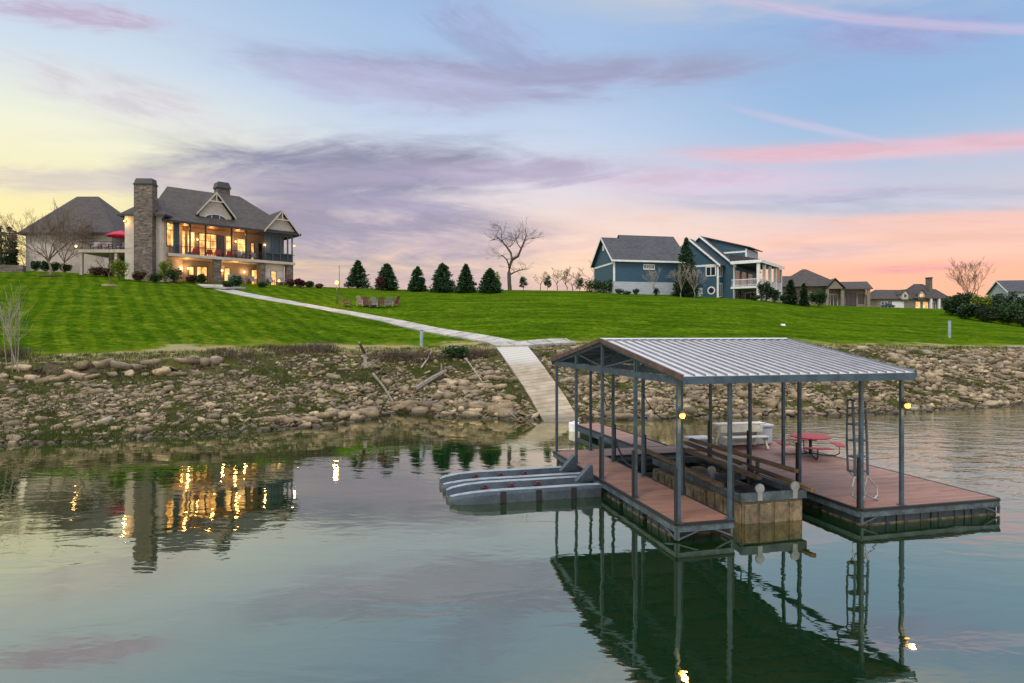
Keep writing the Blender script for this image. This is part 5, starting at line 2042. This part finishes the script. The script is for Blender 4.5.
mb = MB(); mb.extr([(-.05, D2 / 2 - .3, r2 - 1.9), (-.05, D2 / 2 + .3, r2 - 1.9), (-.05, D2 / 2 + .3, r2 - 1.1), (-.05, D2 / 2 - .3, r2 - 1.1)], (.046, 0, 0)); mb.build("gable_vent", WHITEP, bg)

# ---- blue house: front gable, main gable behind it, dormer and two storey porch
BH = thing("blue_house", "teal blue house with white trim, shed dormer and two storey white columned porch", "house", (36.5, 95.0, 8.6), R(-36.87))
zb_, ev, pk = 0.0, 7.45, 11.4
X_ = lambda s: -s      # local x runs along the front to the right; s is measured leftward from the porch corner
mb = MB(); mb.box(-15, -6, 0, 7, -2, ev); mb.extr([(-15, 0, ev), (-6, 0, ev), (-10.5, 0, pk - .15)], (0, 7, 0)); mb.build("wall", BLUES, BH)
mb = MB(); gable_roof(mb, -15.5, -5.5, -.45, 8, ev - .4, pk + .1, along='y'); r_ = mb.build("roof", ROOFB, BH)
mb = MB()
for xa in (-15.55, -5.45):
    mb.extr([(xa, -.49, ev - .42), (-10.5, -.49, pk + .14), (-10.5, -.49, pk - .22), (xa, -.49, ev - .78)], (0, .036, 0))
mb.build("rake_trim", WHITEP, r_)
mb = MB(); mb.box(-15, -6, -.05, -.004, ev - .55, ev - .25); mb.build("band_trim", WHITEP, BH)
for xa in (-6.0, -15.0):
    mb = MB(); mb.box(xa - .14, xa + .14, -.06, .2, -1.5, ev - .56); mb.build("corner_trim", WHITEP, BH)
mb = MB(); mb.box(-15.4, -4.2, 2.2, 15, -2, ev - .1); mb.extr([(-15.4, 2.2, ev - .1), (-4.2, 2.2, ev - .1), (-9.6, 2.2, pk + .5)], (0, 12.8, 0)); mb.build("wall", BLUES, BH)
mb = MB(); gable_roof(mb, -15.4, -3.8, 1.75, 15.5, ev - .45, pk + .75, along='y'); r2_ = mb.build("roof", ROOFB, BH)
mb = MB()
for xa in (-15.4, -3.75):
    mb.extr([(xa, 1.71, ev - .47), (-9.6, 1.71, pk + .79), (-9.6, 1.71, pk + .43), (xa, 1.71, ev - .83)], (0, .036, 0))
mb.build("rake_trim", WHITEP, r2_)
for xa in (-4.32,):
    mb = MB(); mb.box(xa - .02, xa + .22, 2.12, 2.4, -1.5, ev - .5); mb.build("corner_trim", WHITEP, BH)
# dormer
mb = MB(); mb.extr([(-9.6, 4.2, ev + .4), (-2.9, 4.2, ev + .4), (-2.9, 4.2, ev + 2.42), (-9.6, 4.2, pk + .62)], (0, 6.0, 0)); dm = mb.build("dormer", BLUES, BH)
mb = MB(); mb.extr([(-9.9, 3.8, pk + .72), (-2.3, 3.8, ev + 2.36), (-2.3, 3.8, ev + 2.52), (-9.9, 3.8, pk + .88)], (0, 7.0, 0)); mb.build("dormer_roof", ROOFB, dm)
mb = MB(); mb.box(-8.0, -2.86, 4.14, 4.19, ev + 1.75, ev + 2.0); mb.box(-3.1, -2.85, 4.13, 4.3, ev + .42, ev + 2.3); mb.box(-7.5, -2.86, 4.14, 4.19, ev + .42, ev + .62); mb.build("dormer_trim", WHITEP, dm)
mb = MB(); mb.box(-2.89, -2.85, 4.4, 9.8, ev + .5, ev + 2.2); mb.build("dormer_side", GREYS, dm)
# porch wrapping the right corner
mb = MB(); mb.box(-4.1, .4, .3, 13.5, ev - .2, ev + .02); mb.build("porch_roof", ROOFB, BH)
mb = MB(); mb.extr([(-4.3, .3, ev + 1.2), (.45, .3, ev + .02), (.45, .3, ev - .0), (-4.3, .3, ev + .03)], (0, 13.2, 0)); mb.build("porch_roof", ROOFB, BH)
mb = MB(); mb.box(-4.15, .46, .24, .296, ev - .42, ev + .03); mb.box(.404, .46, .3, 13.5, ev - .42, ev + .03); mb.build("porch_fascia", WHITEP, BH)
mb = MB(); mb.box(-4.18, .1, .45, 13.4, 3.3, 3.62); mb.build("porch_floor", WHITEP, BH)
for (x, y) in ((-.1, .65), (-.1, 3.7), (-.1, 6.8), (-.1, 9.9), (-.1, 13.1)):
    mb = MB(); mb.box(x - .21, x + .21, y - .21, y + .21, -2, ev - .43); mb.build("column", WHITEP, BH)
mb = MB()
mb.box(-4.1, -.3, .62, .68, 4.62, 4.72); mb.box(-4.1, -.3, .62, .68, 3.75, 3.82)
mb.box(-.13, -.07, .9, 13, 4.62, 4.72); mb.box(-.13, -.07, .9, 13, 3.75, 3.82)
for k in range(24):
    mb.box(-4.05 + k * .16, -4.02 + k * .16, .635, .665, 3.82, 4.62)
for k in range(76):
    mb.box(-.115, -.085, .95 + k * .16, .98 + k * .16, 3.82, 4.62)
mb.build("railing", WHITEP, BH)
mb = MB(); mb.box(-.03, .0, 10.1, 12.9, 4.8, ev - .45); mb.build("screen", GLASS, BH)
wx = Matrix.Translation((-4.2, 0, 0)) @ Matrix.Rotation(math.pi / 2, 4, 'Z')
for (a, b, z0, z1) in ((3.0, 4.6, 3.8, 6.2), (6, 8, 3.8, 6.2), (9.5, 11.5, 3.8, 6.2), (3.0, 4.6, 1.3, 3.1), (6, 9, 1.3, 3.1), (10, 12, 1.3, 3.1)):
    window(BH, a, b, z0, z1, 0, GLASS, WHITEP, 2, 0, .12, wx)
mb = MB(); mb.box(-4.1, -.4, 6.5, 6.7, -1, 3.2); mb.build("partition_wall", GREYS, BH)
window(BH, -3.7, -2.3, 1.3, 2.9, 6.5, GLASS, WHITEP, 2, 0, .12)
window(BH, -7.75, -6.4, 5.5, 6.75, 0, GLASS, WHITEP, 2, 0, .14)
wx2 = Matrix.Translation((-6.0, 0, 0)) @ Matrix.Rotation(math.pi / 2, 4, 'Z')
window(BH, .5, 1.8, 5.4, 6.75, 0, GLASS, WHITEP, 2, 0, .12, wx2)
window(BH, .5, 1.8, 2.3, 4.2, 0, GLASS, WHITEP, 2, 0, .12, wx2)
mb = MB()
ring = [(-7.0 + .62 * math.cos(a), -.05, 3.15 + .62 * math.sin(a)) for a in np.linspace(0, 2 * math.pi, 25)[:-1]]
mb.extr(ring, (0, .046, 0)); rw = mb.build("round_window", WHITEP, BH)
mb = MB()
ring = [(-7.0 + .42 * math.cos(a), -.07, 3.15 + .42 * math.sin(a)) for a in np.linspace(0, 2 * math.pi, 25)[:-1]]
mb.extr(ring, (0, .018, 0)); mb.build("pane", GLASS, rw)
mb = MB(); mb.box(-9.2, -8.4, -.05, -.004, 1.2, 3.6); mb.build("door", GREYS, BH)

# ---- tan stone house beyond
p = at(843, 305, 185)
th_ = thing("tan_house", "low tan house with brown hipped roofs and porch columns, right of the blue house", "house", (p.x, p.y, p.z - .5), R(-14))
k_ = 185 / FOC
mb = MB(); mb.box(-17.5, -1.0, 0, 14, -4, 5.2); mb.box(-1.0, 5.6, -1.0, 10, -4, 4.4); mb.build("wall", TAN, th_)
mb = MB(); hip(mb, -18.6, 0, -2.6, 15, 5.0, 9.9, -9.6, -8.6); hip(mb, -18.8, -8, 1, 13, 5.8, 8.3, -15.5, -9); r_ = mb.build("roof", ROOFS, th_)
mb = MB(); gable_roof(mb, -5.2, -.1, -3.2, 8, 4.5, 6.9, along='y'); mb.build("gable_roof", ROOFS, r_)
mb = MB(); gable_roof(mb, -1.2, 7.0, -2.8, 9, 4.2, 6.3, along='x'); mb.build("gable_roof", ROOFS, r_)
mb = MB(); mb.extr([(-4.8, -2.7, 4.3), (-.5, -2.7, 4.3), (-2.65, -2.7, 6.5)], (0, 2, 0)); mb.build("gable", TAN, th_)
for x in (-4.6, -.7, 5.9):
    mb = MB(); mb.box(x - .4, x + .4, -2.6, -1.8, -4, 4.3); mb.build("column", TAN, th_)
window(th_, -4.2, -1.6, .2, 3.0, 0, GLASS, WHITEP, 3, 0, .15)
window(th_, .6, 3.0, .2, 3.2, -1.0, GLASS, DARKTRIM, 2, 0, .15)
window(th_, 3.8, 5.0, .8, 2.8, -1.0, GLASS, DARKTRIM, 1, 0, .15)
window(th_, -9.0, -7.0, 2.0, 3.6, 0, GLASS, WHITEP, 2, 0, .15)
th_.scale = (1.02, 1.0, 1.18)

# ---- far stone house with dormers and chimney
p = at(912, 308, 250)
fh = thing("stone_house", "far low brown house with small dormers and a central chimney, on the skyline", "house", (p.x, p.y, p.z - .5), R(4))
mb = MB(); mb.box(-14, 15, 0, 12, -4, 4.2); mb.build("wall", TAN, fh)
mb = MB(); hip(mb, -15, 4, -.8, 13, 4.0, 8.0, -11, 2); hip(mb, 0, 15.8, -1.6, 13, 4.2, 10.4, 5, 8.5); hip(mb, 8, 16.3, -.5, 12, 4.2, 8.4, 9, 14); rf = mb.build("roof", ROOFS, fh)
for x in (-3.5, 3.2):
    mb = MB(); mb.box(x - 1.3, x + 1.3, -1.0, 4, 3.8, 6.0); mb.extr([(x - 1.3, -1.0, 6.0), (x + 1.3, -1.0, 6.0), (x, -1.0, 7.4)], (0, 5, 0)); g_ = mb.build("dormer", STUCCO, fh)
    mb = MB(); gable_roof(mb, x - 1.7, x + 1.7, -1.3, 5, 5.8, 7.7, along='y'); mb.build("dormer_roof", ROOFS, g_)
    window(fh, x - .5, x + .5, 4.6, 5.8, -1.0, LIT if x > 0 else GLASS, WHITEP, 1, 0, .14)
mb = MB(); mb.box(8.5, 9.9, 2, 4, 6, 12.4); c_ = mb.build("chimney", STONEM, fh)
mb = MB(); mb.box(8.35, 10.05, 1.85, 4.15, 12.402, 12.75); mb.build("chimney_cap", DARKTRIM, c_)
for (a, b, m_) in ((-12.5, -10.2, GLASS), (-8, -3.5, WHITEP), (1.6, 3.2, LIT), (4.6, 6.4, LIT), (8.2, 9.4, GLASS)):
    window(fh, a, b, -.2, 2.8, 0, m_, WHITEP, 2, 0, .2, name="window" if m_ is not WHITEP else "garage_door")
for x in (6.9, 10.2):
    mb = MB(); mb.box(x - .35, x + .35, -1.5, -.8, -4, 4.15); mb.build("column", WHITEP, fh)
pc = at(904, 307.5, 236)
car = thing("parked_car", "dark car parked before the garage of the far brown house", "car", (at(888, 306, 236).x, 236, at(888, 306, 236).z - .6), R(8))
mb = MB(); mb.extr([(-2.3, -.9, .35), (2.3, -.9, .35), (2.3, -.9, .85), (1.3, -.9, .95), (.7, -.9, 1.5), (-1.2, -.9, 1.5), (-2.1, -.9, .95), (-2.3, -.9, .9)], (0, 1.8, 0)); mb.build("body", NAVYTRIM, car, bevel=.06)
for x in (-1.4, 1.4):
    for y in (-.95, .75):
        MB().tube([(x, y, .33), (x, y + .2, .33)], .33, 14).build("wheel", BLACK, car)

# ---- pale house at the right edge
p = at(1034, 294, 190)
ph = thing("pale_house", "pale aqua house with slate roof rising behind the cedars at the right", "house", (p.x, p.y, p.z - 6), R(-12))
mb = MB(); mb.box(-6.5, 12, 0, 12, -2, 7.0); mb.extr([(-6.5, 0, 7), (-6.5, 12, 7), (-6.5, 6, 10.4)], (18, 0, 0)); mb.build("wall", PALES, ph)
mb = MB(); gable_roof(mb, -7.1, 14, -.6, 12.6, 6.7, 10.6, along='x'); r_ = mb.build("roof", ROOFB, ph)
mb = MB()
for ya in (-.64, 12.64):
    mb.extr([(-7.15, ya, 6.72), (-7.15, 6, 10.64), (-7.15, 6, 10.2), (-7.15, ya, 6.28)], (.04, 0, 0))
mb.build("rake_trim", WHITEP, r_)
window(ph, 3, 5, 4.0, 5.8, 0, GLASS, WHITEP, 2, 0, .15)
mb = MB(); mb.box(5.0, 6.2, 4.5, 5.7, 9.0, 12.2); mb.build("chimney", TAN, ph)

# ------------------------------------------------------------------ garden of the left house
for x, y, w, h, m_, lab in (
    (120, 276.5, 2.6, 2.7, SHRUBY, "clipped yellow topped hedge ball left of the tall chimney"),
    (138.5, 278, 1.7, 1.35, SHRUBBR, "rust brown rounded shrub at the foot of the tall chimney"),
    (155, 279, 1.8, 1.2, SHRUBG, "low dark green shrub right of the tall chimney"),
    (165.5, 280, 2.2, 2.9, SHRUBY, "loose yellow green shrub at the corner of the lit porch"),
    (175, 281, 2.4, 1.9, SHRUBG, "dark green shrub right of the loose yellow green one"),
    (192, 283, 2.0, 1.1, SHRUBBR, "low brown shrub on the stony bed before the lower doors"),
    (202, 284, 1.5, 1.3, SHRUBG, "small green shrub by the patio edge, left of the stone pillar"),
    (236, 287, 2.0, 1.5, SHRUBG, "dark rounded shrub on the patio edge before the pale chairs"),
    (228, 287.5, 1.6, .8, SHRUBG, "low green shrub just left of the dark rounded patio shrub"),
    (262, 287.5, 1.4, .7, SHRUBG, "small low shrub in front of the small flame"),
    (291, 287, 1.3, 1.1, SHRUBBR, "small brown shrub beyond the right corner of the porch"),
    (300, 287.5, 1.6, 1.2, SHRUBR, "dark maroon shrub right of the porch corner"),
    (309.5, 288, 1.5, 1.0, SHRUBG, "green shrub between the maroon shrub and the garden lamp"),
    (319, 288.5, 1.2, .7, SHRUBBR, "small brown shrub closest to the garden lamp"),
    (96, 274.5, 2.2, 1.3, SHRUBBR, "brown shrub under the terrace, left of the hedge ball"),
    (108, 275.5, 1.8, 1.2, SHRUBBR, "rusty shrub under the terrace beside the hedge ball"),
    (65, 272, 1.9, 1.3, SHRUBG, "green shrub at the right end of the garage wall"),
    (54, 271.5, 1.5, 1.5, SHRUBG, "dark clipped shrub on the garage wall, right of three"),
    (45, 271, 1.5, 1.5, SHRUBG, "dark clipped shrub on the garage wall, middle of three"),
    (36, 270.5, 1.6, 1.6, SHRUBG, "dark clipped shrub on the garage wall, left of three"),
):
    dd = 75.9 if 115 < x < 160 else (78.0 if 160 <= x < 180 else (81.5 if 90 < x < 112 else (90.5 if x < 70 else None)))
    shrub(x, y, w, h, m_, lab, 900, .12, d=dd)
for x, d, yt, w, m_, lab in ((1, 92, 226, 9, SHRUBG, "broad yellowish arborvitae cut by the left picture edge"), (9.5, 90, 227, 4.2, CEDAR, "tall narrow dark arborvitae left of the garage"), (14.5, 91, 231, 3.0, CEDAR, "shorter narrow dark arborvitae nearest the garage")):
    p = stand(x, d)
    o = conifer(CAMZ + (HY - yt) * d / FOC - p.z, w * d / FOC, 2600, m_, .45, int(x) + 50, lab, "arborvitae beside the garage", name="arborvitae", leaf=.15, bare=.02)
    place(o, p, 1)
o = bare_tree(8.6, .12, 5, 31, "bare round crowned tree with pale trunk in a mulch ring before the garage", mat=BARKP, trunk_f=.22, spread=.62, limbs=9, twig=.010, kids=(2, 4), crown_mat=TWIG)
tp = ground(50, 276)
place(o, tp, 0, 1.0)
mb = MB(); mb.tube([(0, 0, -.1), (0, 0, .03), (0, 0, .07)], 1.3, 20)
tag(mb.build("mulch_ring", MULCH, loc=tp), "round mulch bed under the bare pale trunked tree", "mulch bed")
o = bare_tree(7.6, .10, 5, 34, "bare reddish twigged tree close against the garage wall", mat=TWIG, trunk_f=.2, spread=.75, limbs=7, twig=.012, kids=(2, 4))
place(o, stand(64, 89.5), 0)
o = bare_tree(3.6, .05, 3, 37, "thin bare young tree in a stone ring on the left lawn", mat=TWIG, trunk_f=.35, spread=.5, limbs=4, twig=.010)
tp = ground(110, 285.5)
place(o, tp, 0)
mb = MB(); mb.tube([(0, 0, -.1), (0, 0, .06), (0, 0, .10)], .8, 16)
tag(mb.build("mulch_ring", PAVER, loc=tp), "small stone ring round the thin young tree on the left lawn", "tree ring")
for x, yb, lab, sd_ in ((30, 262, "distant bare tree behind the left garage roof slope", 41), (24, 262, "distant reddish bare tree left of the garage", 42)):
    o = bare_tree(5.5 if sd_ == 41 else 4.5, .10, 4, sd_, lab, mat=TWIG, trunk_f=.3, spread=.8, limbs=5, twig=.02, group="distant bare trees behind the left garage")
    place(o, stand(x, 135), 0)
# low stone wall at the left edge of the lawn
p0, p1 = ground(-16, 272), ground(21, 272.5)
mb = MB()
mb.bar(Vector((p0.x, p0.y + .6, p0.z + .35)), Vector((p1.x, p1.y + .6, p1.z + .35)), .7, 1.3)
sw = tag(mb.build("garden_wall", STONEM), "low grey stone garden wall in front of the arborvitae", "wall")
# bare multi-stem sapling on the left bank edge
p = ground(17, 372)
t = thing("bare_sapling", "tall thin bare multi stemmed sapling on the left bank edge", "tree", p)
rr = random.Random(77)
tb, cb = MB(), MB()
for k in range(6):
    a = rr.uniform(0, 6.28)
    base = Vector((rr.gauss(0, .35), rr.gauss(0, .2), -.1))
    top = base + Vector((rr.gauss(0, .55), rr.gauss(0, .3), rr.uniform(3.6, 5.0)))
    mid = base.lerp(top, .5) + Vector((rr.gauss(0, .1), 0, 0))
    tb.tube([base, mid, top], .028, 5, .008)
    for q in range(12):
        f = rr.uniform(.35, 1)
        b = base.lerp(top, f)
        grow(cb, b, Vector((rr.gauss(0, .6), rr.gauss(0, .4), 1)).normalized(), .85, .010, 1, rr, .4, .15, .1, (1, 2), .7, .005)
tb.build("trunk", BARKP, t)
cb.build("crown", BARKP, t)

# ------------------------------------------------------------------ fire pit circle, lamps, posts
lp = ground(337, 304.5)
gl = thing("garden_lamp", "garden lamp on a dark post glowing orange beside the fire pit chairs", "lamp", lp)
MB().tube([(0, 0, -.1), (0, 0, 2.1)], .05, 8).build("post", DARKTRIM, gl)
MB().tube([(0, 0, 2.1), (0, 0, 2.2), (0, 0, 2.55), (0, 0, 2.62)], .16, 8, .10).build("lantern", DARKTRIM, gl)
MB().ball((0, -.10, 2.38), .19, .17, .21).build("bulb", BULB, gl, smooth=True)
lamp(lp + Vector((0, -.6, 2.2)), 420, (1, .5, .14), .2)
hp = stand(339.3, 92)
fpole = thing("flag_pole", "thin dark bare pole standing just behind the garden lamp", "pole", hp)
MB().tube([(0, 0, -.2), (0, 0, 3.2)], .045, 6, .03).build("pole", DARKTRIM, fpole)
MB().ball((0, 0, 3.24), .07).build("finial", DARKTRIM, fpole)

pc = ground(371, 305.5)
c0 = (pc.x, pc.y, gz(pc.x, pc.y))
fp2 = thing("fire_pit", "round stone fire pit in the middle of the ring of lawn chairs", "fire pit", (pc.x, pc.y, c0[2]))
mb = MB()
for k in range(14):
    a = 6.283 * k / 14
    mb.bar((.6 * math.cos(a - .2), .6 * math.sin(a - .2), .18), (.6 * math.cos(a + .2), .6 * math.sin(a + .2), .18), .22, .36)
mb.build("rim", STONEM, fp2)
mb = MB(); mb.disc((0, 0, 0), .55, .12, 14); mb.build("ash_bed", DARKTRIM, fp2)


def adirondack(label, mat, loc, yaw):
    t = thing("lawn_chair", label, "chair", loc, yaw, "slatted lawn chairs round the fire pit")
    mb = MB(); mb.extr([(-.32, -.35, .42), (-.32, .30, .26), (-.32, .30, .22), (-.32, -.35, .38)], (.64, 0, 0)); mb.build("seat", mat, t)
    mb = MB()
    for k in range(5):
        x = -.30 + k * .125
        mb.extr([(x, .26, .26), (x + .105, .26, .26), (x + .105, .62, 1.12 - .05 * abs(k - 2)), (x, .62, 1.12 - .05 * abs(k - 2))], (0, .035, .01))
    mb.build("backrest", mat, t)
    for x in (-.40, .40):
        MB().box(x - .07, x + .07, -.42, .42, .58, .61).build("armrest", mat, t)
        MB().box(x - .03, x + .03, -.38, -.28, 0, .578).build("leg", mat, t)
        MB().box(x - .03, x + .03, .32, .42, 0, .578).build("leg", mat, t)
    t.scale = (1.02, 1.02, 1.02)
    return t


for px, py, yw, m_, lab in (
    (347, 306.5, 1.6, POLY, "weathered lawn chair glowing orange under the garden lamp"),
    (362.5, 306.5, 2.6, POLYW, "white lawn chair at the left of the main chair group"),
    (367.5, 307, 2.9, POLY, "weathered lawn chair just right of the leftmost white one"),
    (374.5, 307.5, 3.1, POLYW, "white lawn chair in the middle of the chair group, back to the lake"),
    (381.5, 307.5, 3.3, POLY, "weathered lawn chair between the two central white ones"),
    (388.5, 307, 3.5, POLYW, "white lawn chair second from the right end of the group"),
    (394, 306.5, 4.2, POLY, "weathered lawn chair at the right end of the chair group"),
):
    p = ground(px, py)
    adirondack(lab, m_, (p.x, p.y, p.z + .03), yw)

for px, py, h, lab in ((421.5, 346, 1.25, "short pale blue utility marker post on the lawn edge left of the ramp"), (949.5, 337.5, 1.7, "short pale blue utility marker post on the right lawn below the cedars")):
    p = ground(px, py)
    t = thing("marker_post", label=lab, cat="post", loc=p)
    MB().tube([(0, 0, -.2), (0, 0, h)], .14, 10).build("post", UTIL, t)
    MB().tube([(0, 0, h), (0, 0, h + .08)], .16, 10, .10).build("cap", STEEL_L, t)
p = ground(943, 341)
tag(MB().tube([(0, 0, -.1), (.03, 0, .8), (-.02, 0, 1.7)], .03, 5, .015).build("stake", BARK, loc=p), "thin dark stake leaning beside the right utility marker", "stake")
p = ground(783, 325.5)
tag(MB().tube([(0, 0, -.05), (0, 0, .10), (0, 0, .16)], .28, 10, .2).build("drain_cap", WHITEP, loc=p), "small white drain cap on the lawn above the dock roof", "drain cap")
sl0 = ground(1006, 347.2)
mb = MB(); mb.bar((0, 0, .06), (6, 1.0, .02), 1.6, .16)
tag(mb.build("concrete_slab", PATHM, loc=sl0), "pale concrete slab at the top of the bank by the right picture edge", "slab")

# ------------------------------------------------------------------ driftwood
def log(pts, r, r1, label, name="driftwood_log", mat=DRIFT, extra=()):
    mb = MB()
    mb.tube(pts, r, 7, r1)
    for e in extra:
        mb.tube(e, r * .45, 5, r * .2)
    return tag(mb.build(name, mat, smooth=False), label, "log")


a, b = ground(361, 352), ground(366, 371)
log([b + Vector((0, 0, .1)), b.lerp(a, .5) + Vector((.1, 0, .55)), Vector((b.x - .55, b.y + .3, b.z + 2.0))], .16, .09, "bleached stump leaning up out of the brush at the lawn edge", extra=([b + Vector((.1, 0, .2)), b + Vector((.5, 0, .5)), b + Vector((.95, .1, .9))],))
c, d = ground(373, 378), ground(393, 405)
log([c + Vector((0, 0, .25)), c.lerp(d, .5) + Vector((0, 0, .35)), d + Vector((0, 0, .2))], .11, .06, "long thin driftwood pole lying down the bank below the leaning stump")
c, d = ground(415, 393), ground(446, 377)
log([c + Vector((0, 0, .2)), c.lerp(d, .55) + Vector((0, 0, .35)), d + Vector((0, 0, .4))], .22, .14, "thick grey driftwood log lying across the bank right of the thin pole", extra=([d + Vector((-.3, 0, .35)), d + Vector((-.35, .2, .95))],))
c, d = ground(421, 371), ground(431, 356)
log([c + Vector((0, 0, .2)), c.lerp(d, .5) + Vector((.1, 0, .3)), d + Vector((0, 0, .25))], .07, .04, "short pale driftwood branch above the thick grey log", mat=BARKP)
c, d = ground(466, 362), ground(484, 388)
log([c + Vector((0, 0, .2)), c.lerp(d, .5) + Vector((0, 0, .25)), d + Vector((0, 0, .2))], .05, .03, "thin pale stick lying on the slabs left of the ramp", mat=BARKP)
c = ground(500, 412)
log([c + Vector((0, .2, .35)), c + Vector((.5, -.9, .15)), c + Vector((.95, -2.0, -.1))], .035, .02, "thin pale stick dipping into the water beside the ramp", mat=BARKP)
shrub(455, 359, 2.6, 1.0, SHRUBG, "low bright green bush at the lawn edge left of the ramp", 1300, .10)

# ------------------------------------------------------------------ planting round the blue house and the right side
for x, d, yt, w, n, lab in ((601, 93, 276.5, 3.6, 1500, "dense green hedge against the gable end of the blue garage"),):
    p = stand(x, d)
    t = thing("hedge", lab, "hedge", p)
    cl = [(-1.6 + .8 * k, 0, .9 + .15 * math.sin(k * 2), .9, .9, .95) for k in range(5)]
    leaf_cloud(cl, 2600, .11, "foliage", SHRUBG, t)
    mb = MB()
    for k in range(5):
        mb.tube([(-1.6 + .8 * k, 0, -.2), (-1.6 + .8 * k, 0, 1.0)], .04, 5)
    mb.build("stem", BARK, t)
p = stand(686, 91.5)
o = conifer(CAMZ + (HY - 238) * 91.5 / FOC - p.z, 2.1, 5200, CONIF, .8, 60, "tall dark spruce between the blue garage and the blue house", leaf=.19, bare=.03)
place(o, p, 0)
p = stand(682, 91)
shrub(680, 295, 2.4, 2.6, CEDAR, "dark rounded evergreen shrub at the foot of the tall spruce", 1300, .12, d=90.5)
shrub(690.5, 296, 2.2, 2.4, CEDAR, "dark evergreen shrub at the right foot of the tall spruce", 1200, .12, d=90.5)
for x, d, sd_, h, lab in ((681.5, 88.5, 61, 4.2, "bare tan twiggy shrub before the tall spruce, left of two"), (694.5, 89, 62, 4.0, "bare tan twiggy shrub right of the tall spruce, before the blue gable"), (653.5, 90.5, 63, 3.6, "thin bare young tree before the white foundation of the blue garage")):
    o = bare_tree(h, .05, 4, sd_, lab, mat=BARKP, trunk_f=.25, spread=.42, limbs=6, twig=.011, name="bare_shrub" if sd_ < 63 else "bare_tree")
    place(o, stand(x, d), 0)
for x, w, h, lab in ((619.5, 1.7, .8, "low rocky bed shrub at the front corner of the blue garage"), (636, 1.1, .9, "small dark shrub by the white foundation, left of two"), (656.5, 1.2, 1.1, "small dark shrub by the white foundation, right of two"), (627, 1.4, .5, "low spreading shrub between the corner bed and the foundation")):
    shrub(x, 291, w, h, SHRUBG if h < .9 else CEDAR, lab, 420, .10, d=90.8)
shrub(766, 302, 2.6, 3.0, CEDAR, "dark evergreen shrub in front of the white porch columns", 1500, .13, d=93)
shrub(775, 303, 1.6, 2.2, CEDAR, "smaller dark shrub right of the porch columns", 800, .12, d=94)
shrub(755, 301, 1.8, .9, SHRUBG, "low shrub at the foot of the blue house porch", 500, .11, d=92.5)
for x, d, yt, w, lab in ((791, 97, 280, 6.5, "pointed dark cedar before the tan house, larger of two"), (804, 98, 283.5, 4.6, "slimmer pointed cedar before the tan house")):
    p = stand(x, d)
    o = conifer(CAMZ + (HY - yt) * d / FOC - p.z, w * d / FOC, 3400, CEDAR, .55, int(x), lab, "pointed cedars before the tan house", leaf=.16, bare=.02)
    place(o, p, 0)
shrub(819, 307, 3.0, 3.0, SHRUBG, "rounded dark green bush between the slim cedar and the tan porch", 1900, .13, d=99)
shrub(783.5, 305, 1.4, 1.6, CEDAR, "small dark evergreen just left of the pointed cedars", 600, .12, d=96)

# cedar thicket on the right
th_spots = [(951, 88, 294, 7, 0), (960, 86, 291, 8, 0), (971, 88, 290, 8, 1), (982, 84, 292, 9, 2), (993, 86, 294, 9, 0), (1004, 82, 291, 10, 0), (1016, 84, 296, 10, 1), (1030, 80, 294, 12, 0), (1050, 80, 294, 14, 0), (966, 82, 302, 8, 0), (986, 80, 304, 9, 0), (1008, 78, 303, 10, 1), (1026, 76, 305, 10, 0)]
th_lab = ["dark cedar at the left end of the right thicket", "dark cedar second from the left end of the thicket", "olive cedar under the bare twiggy tree", "yellow green bush in the middle of the cedar thicket", "dark cedar right of the yellow green bush, at the back", "tall dark cedar before the pale aqua house", "olive cedar below the pale aqua house roof", "dark cedar cut by the right picture edge, at the back", "dark cedar beyond the right picture edge", "low dark cedar at the front left of the thicket", "low dark cedar in front of the yellow green bush", "low olive cedar at the front right of the thicket", "low dark cedar at the front by the right picture edge"]
for k, ((x, d, yt, w, ty), lab) in enumerate(zip(th_spots, th_lab)):
    d *= 1.10
    w *= 1.12
    yt -= 1.5
    p = stand(x, d)
    h = CAMZ + (HY - yt) * d / FOC - p.z
    ww = w * 2 * d / FOC
    t = thing("cedar" if ty != 2 else "bush", lab, "tree" if ty != 2 else "bush", p, group="cedars in the right thicket" if ty != 2 else None)
    mb = MB(); mb.tube([(0, 0, -.3), (0, 0, h * .8)], .08, 5, .02); mb.build("trunk", BARK, t)
    cl = [(0, 0, h * .42, ww * .46, ww * .46, h * .42)]
    for q in range(9):
        a = random.uniform(0, 6.28)
        cl.append((math.cos(a) * ww * .3, math.sin(a) * ww * .3, h * random.uniform(.12, .82), ww * .22, ww * .22, h * .16))
    leaf_cloud(cl, 2200, .15, "crown", (CEDAR, SHRUBG, SHRUBY)[ty], t)
o = bare_tree(8.2, .11, 5, 74, "bare twiggy round crowned tree rising out of the cedar thicket", mat=TWIG, trunk_f=.25, spread=.5, limbs=9, twig=.012, kids=(2, 3))
place(o, stand(971, 104), 0)
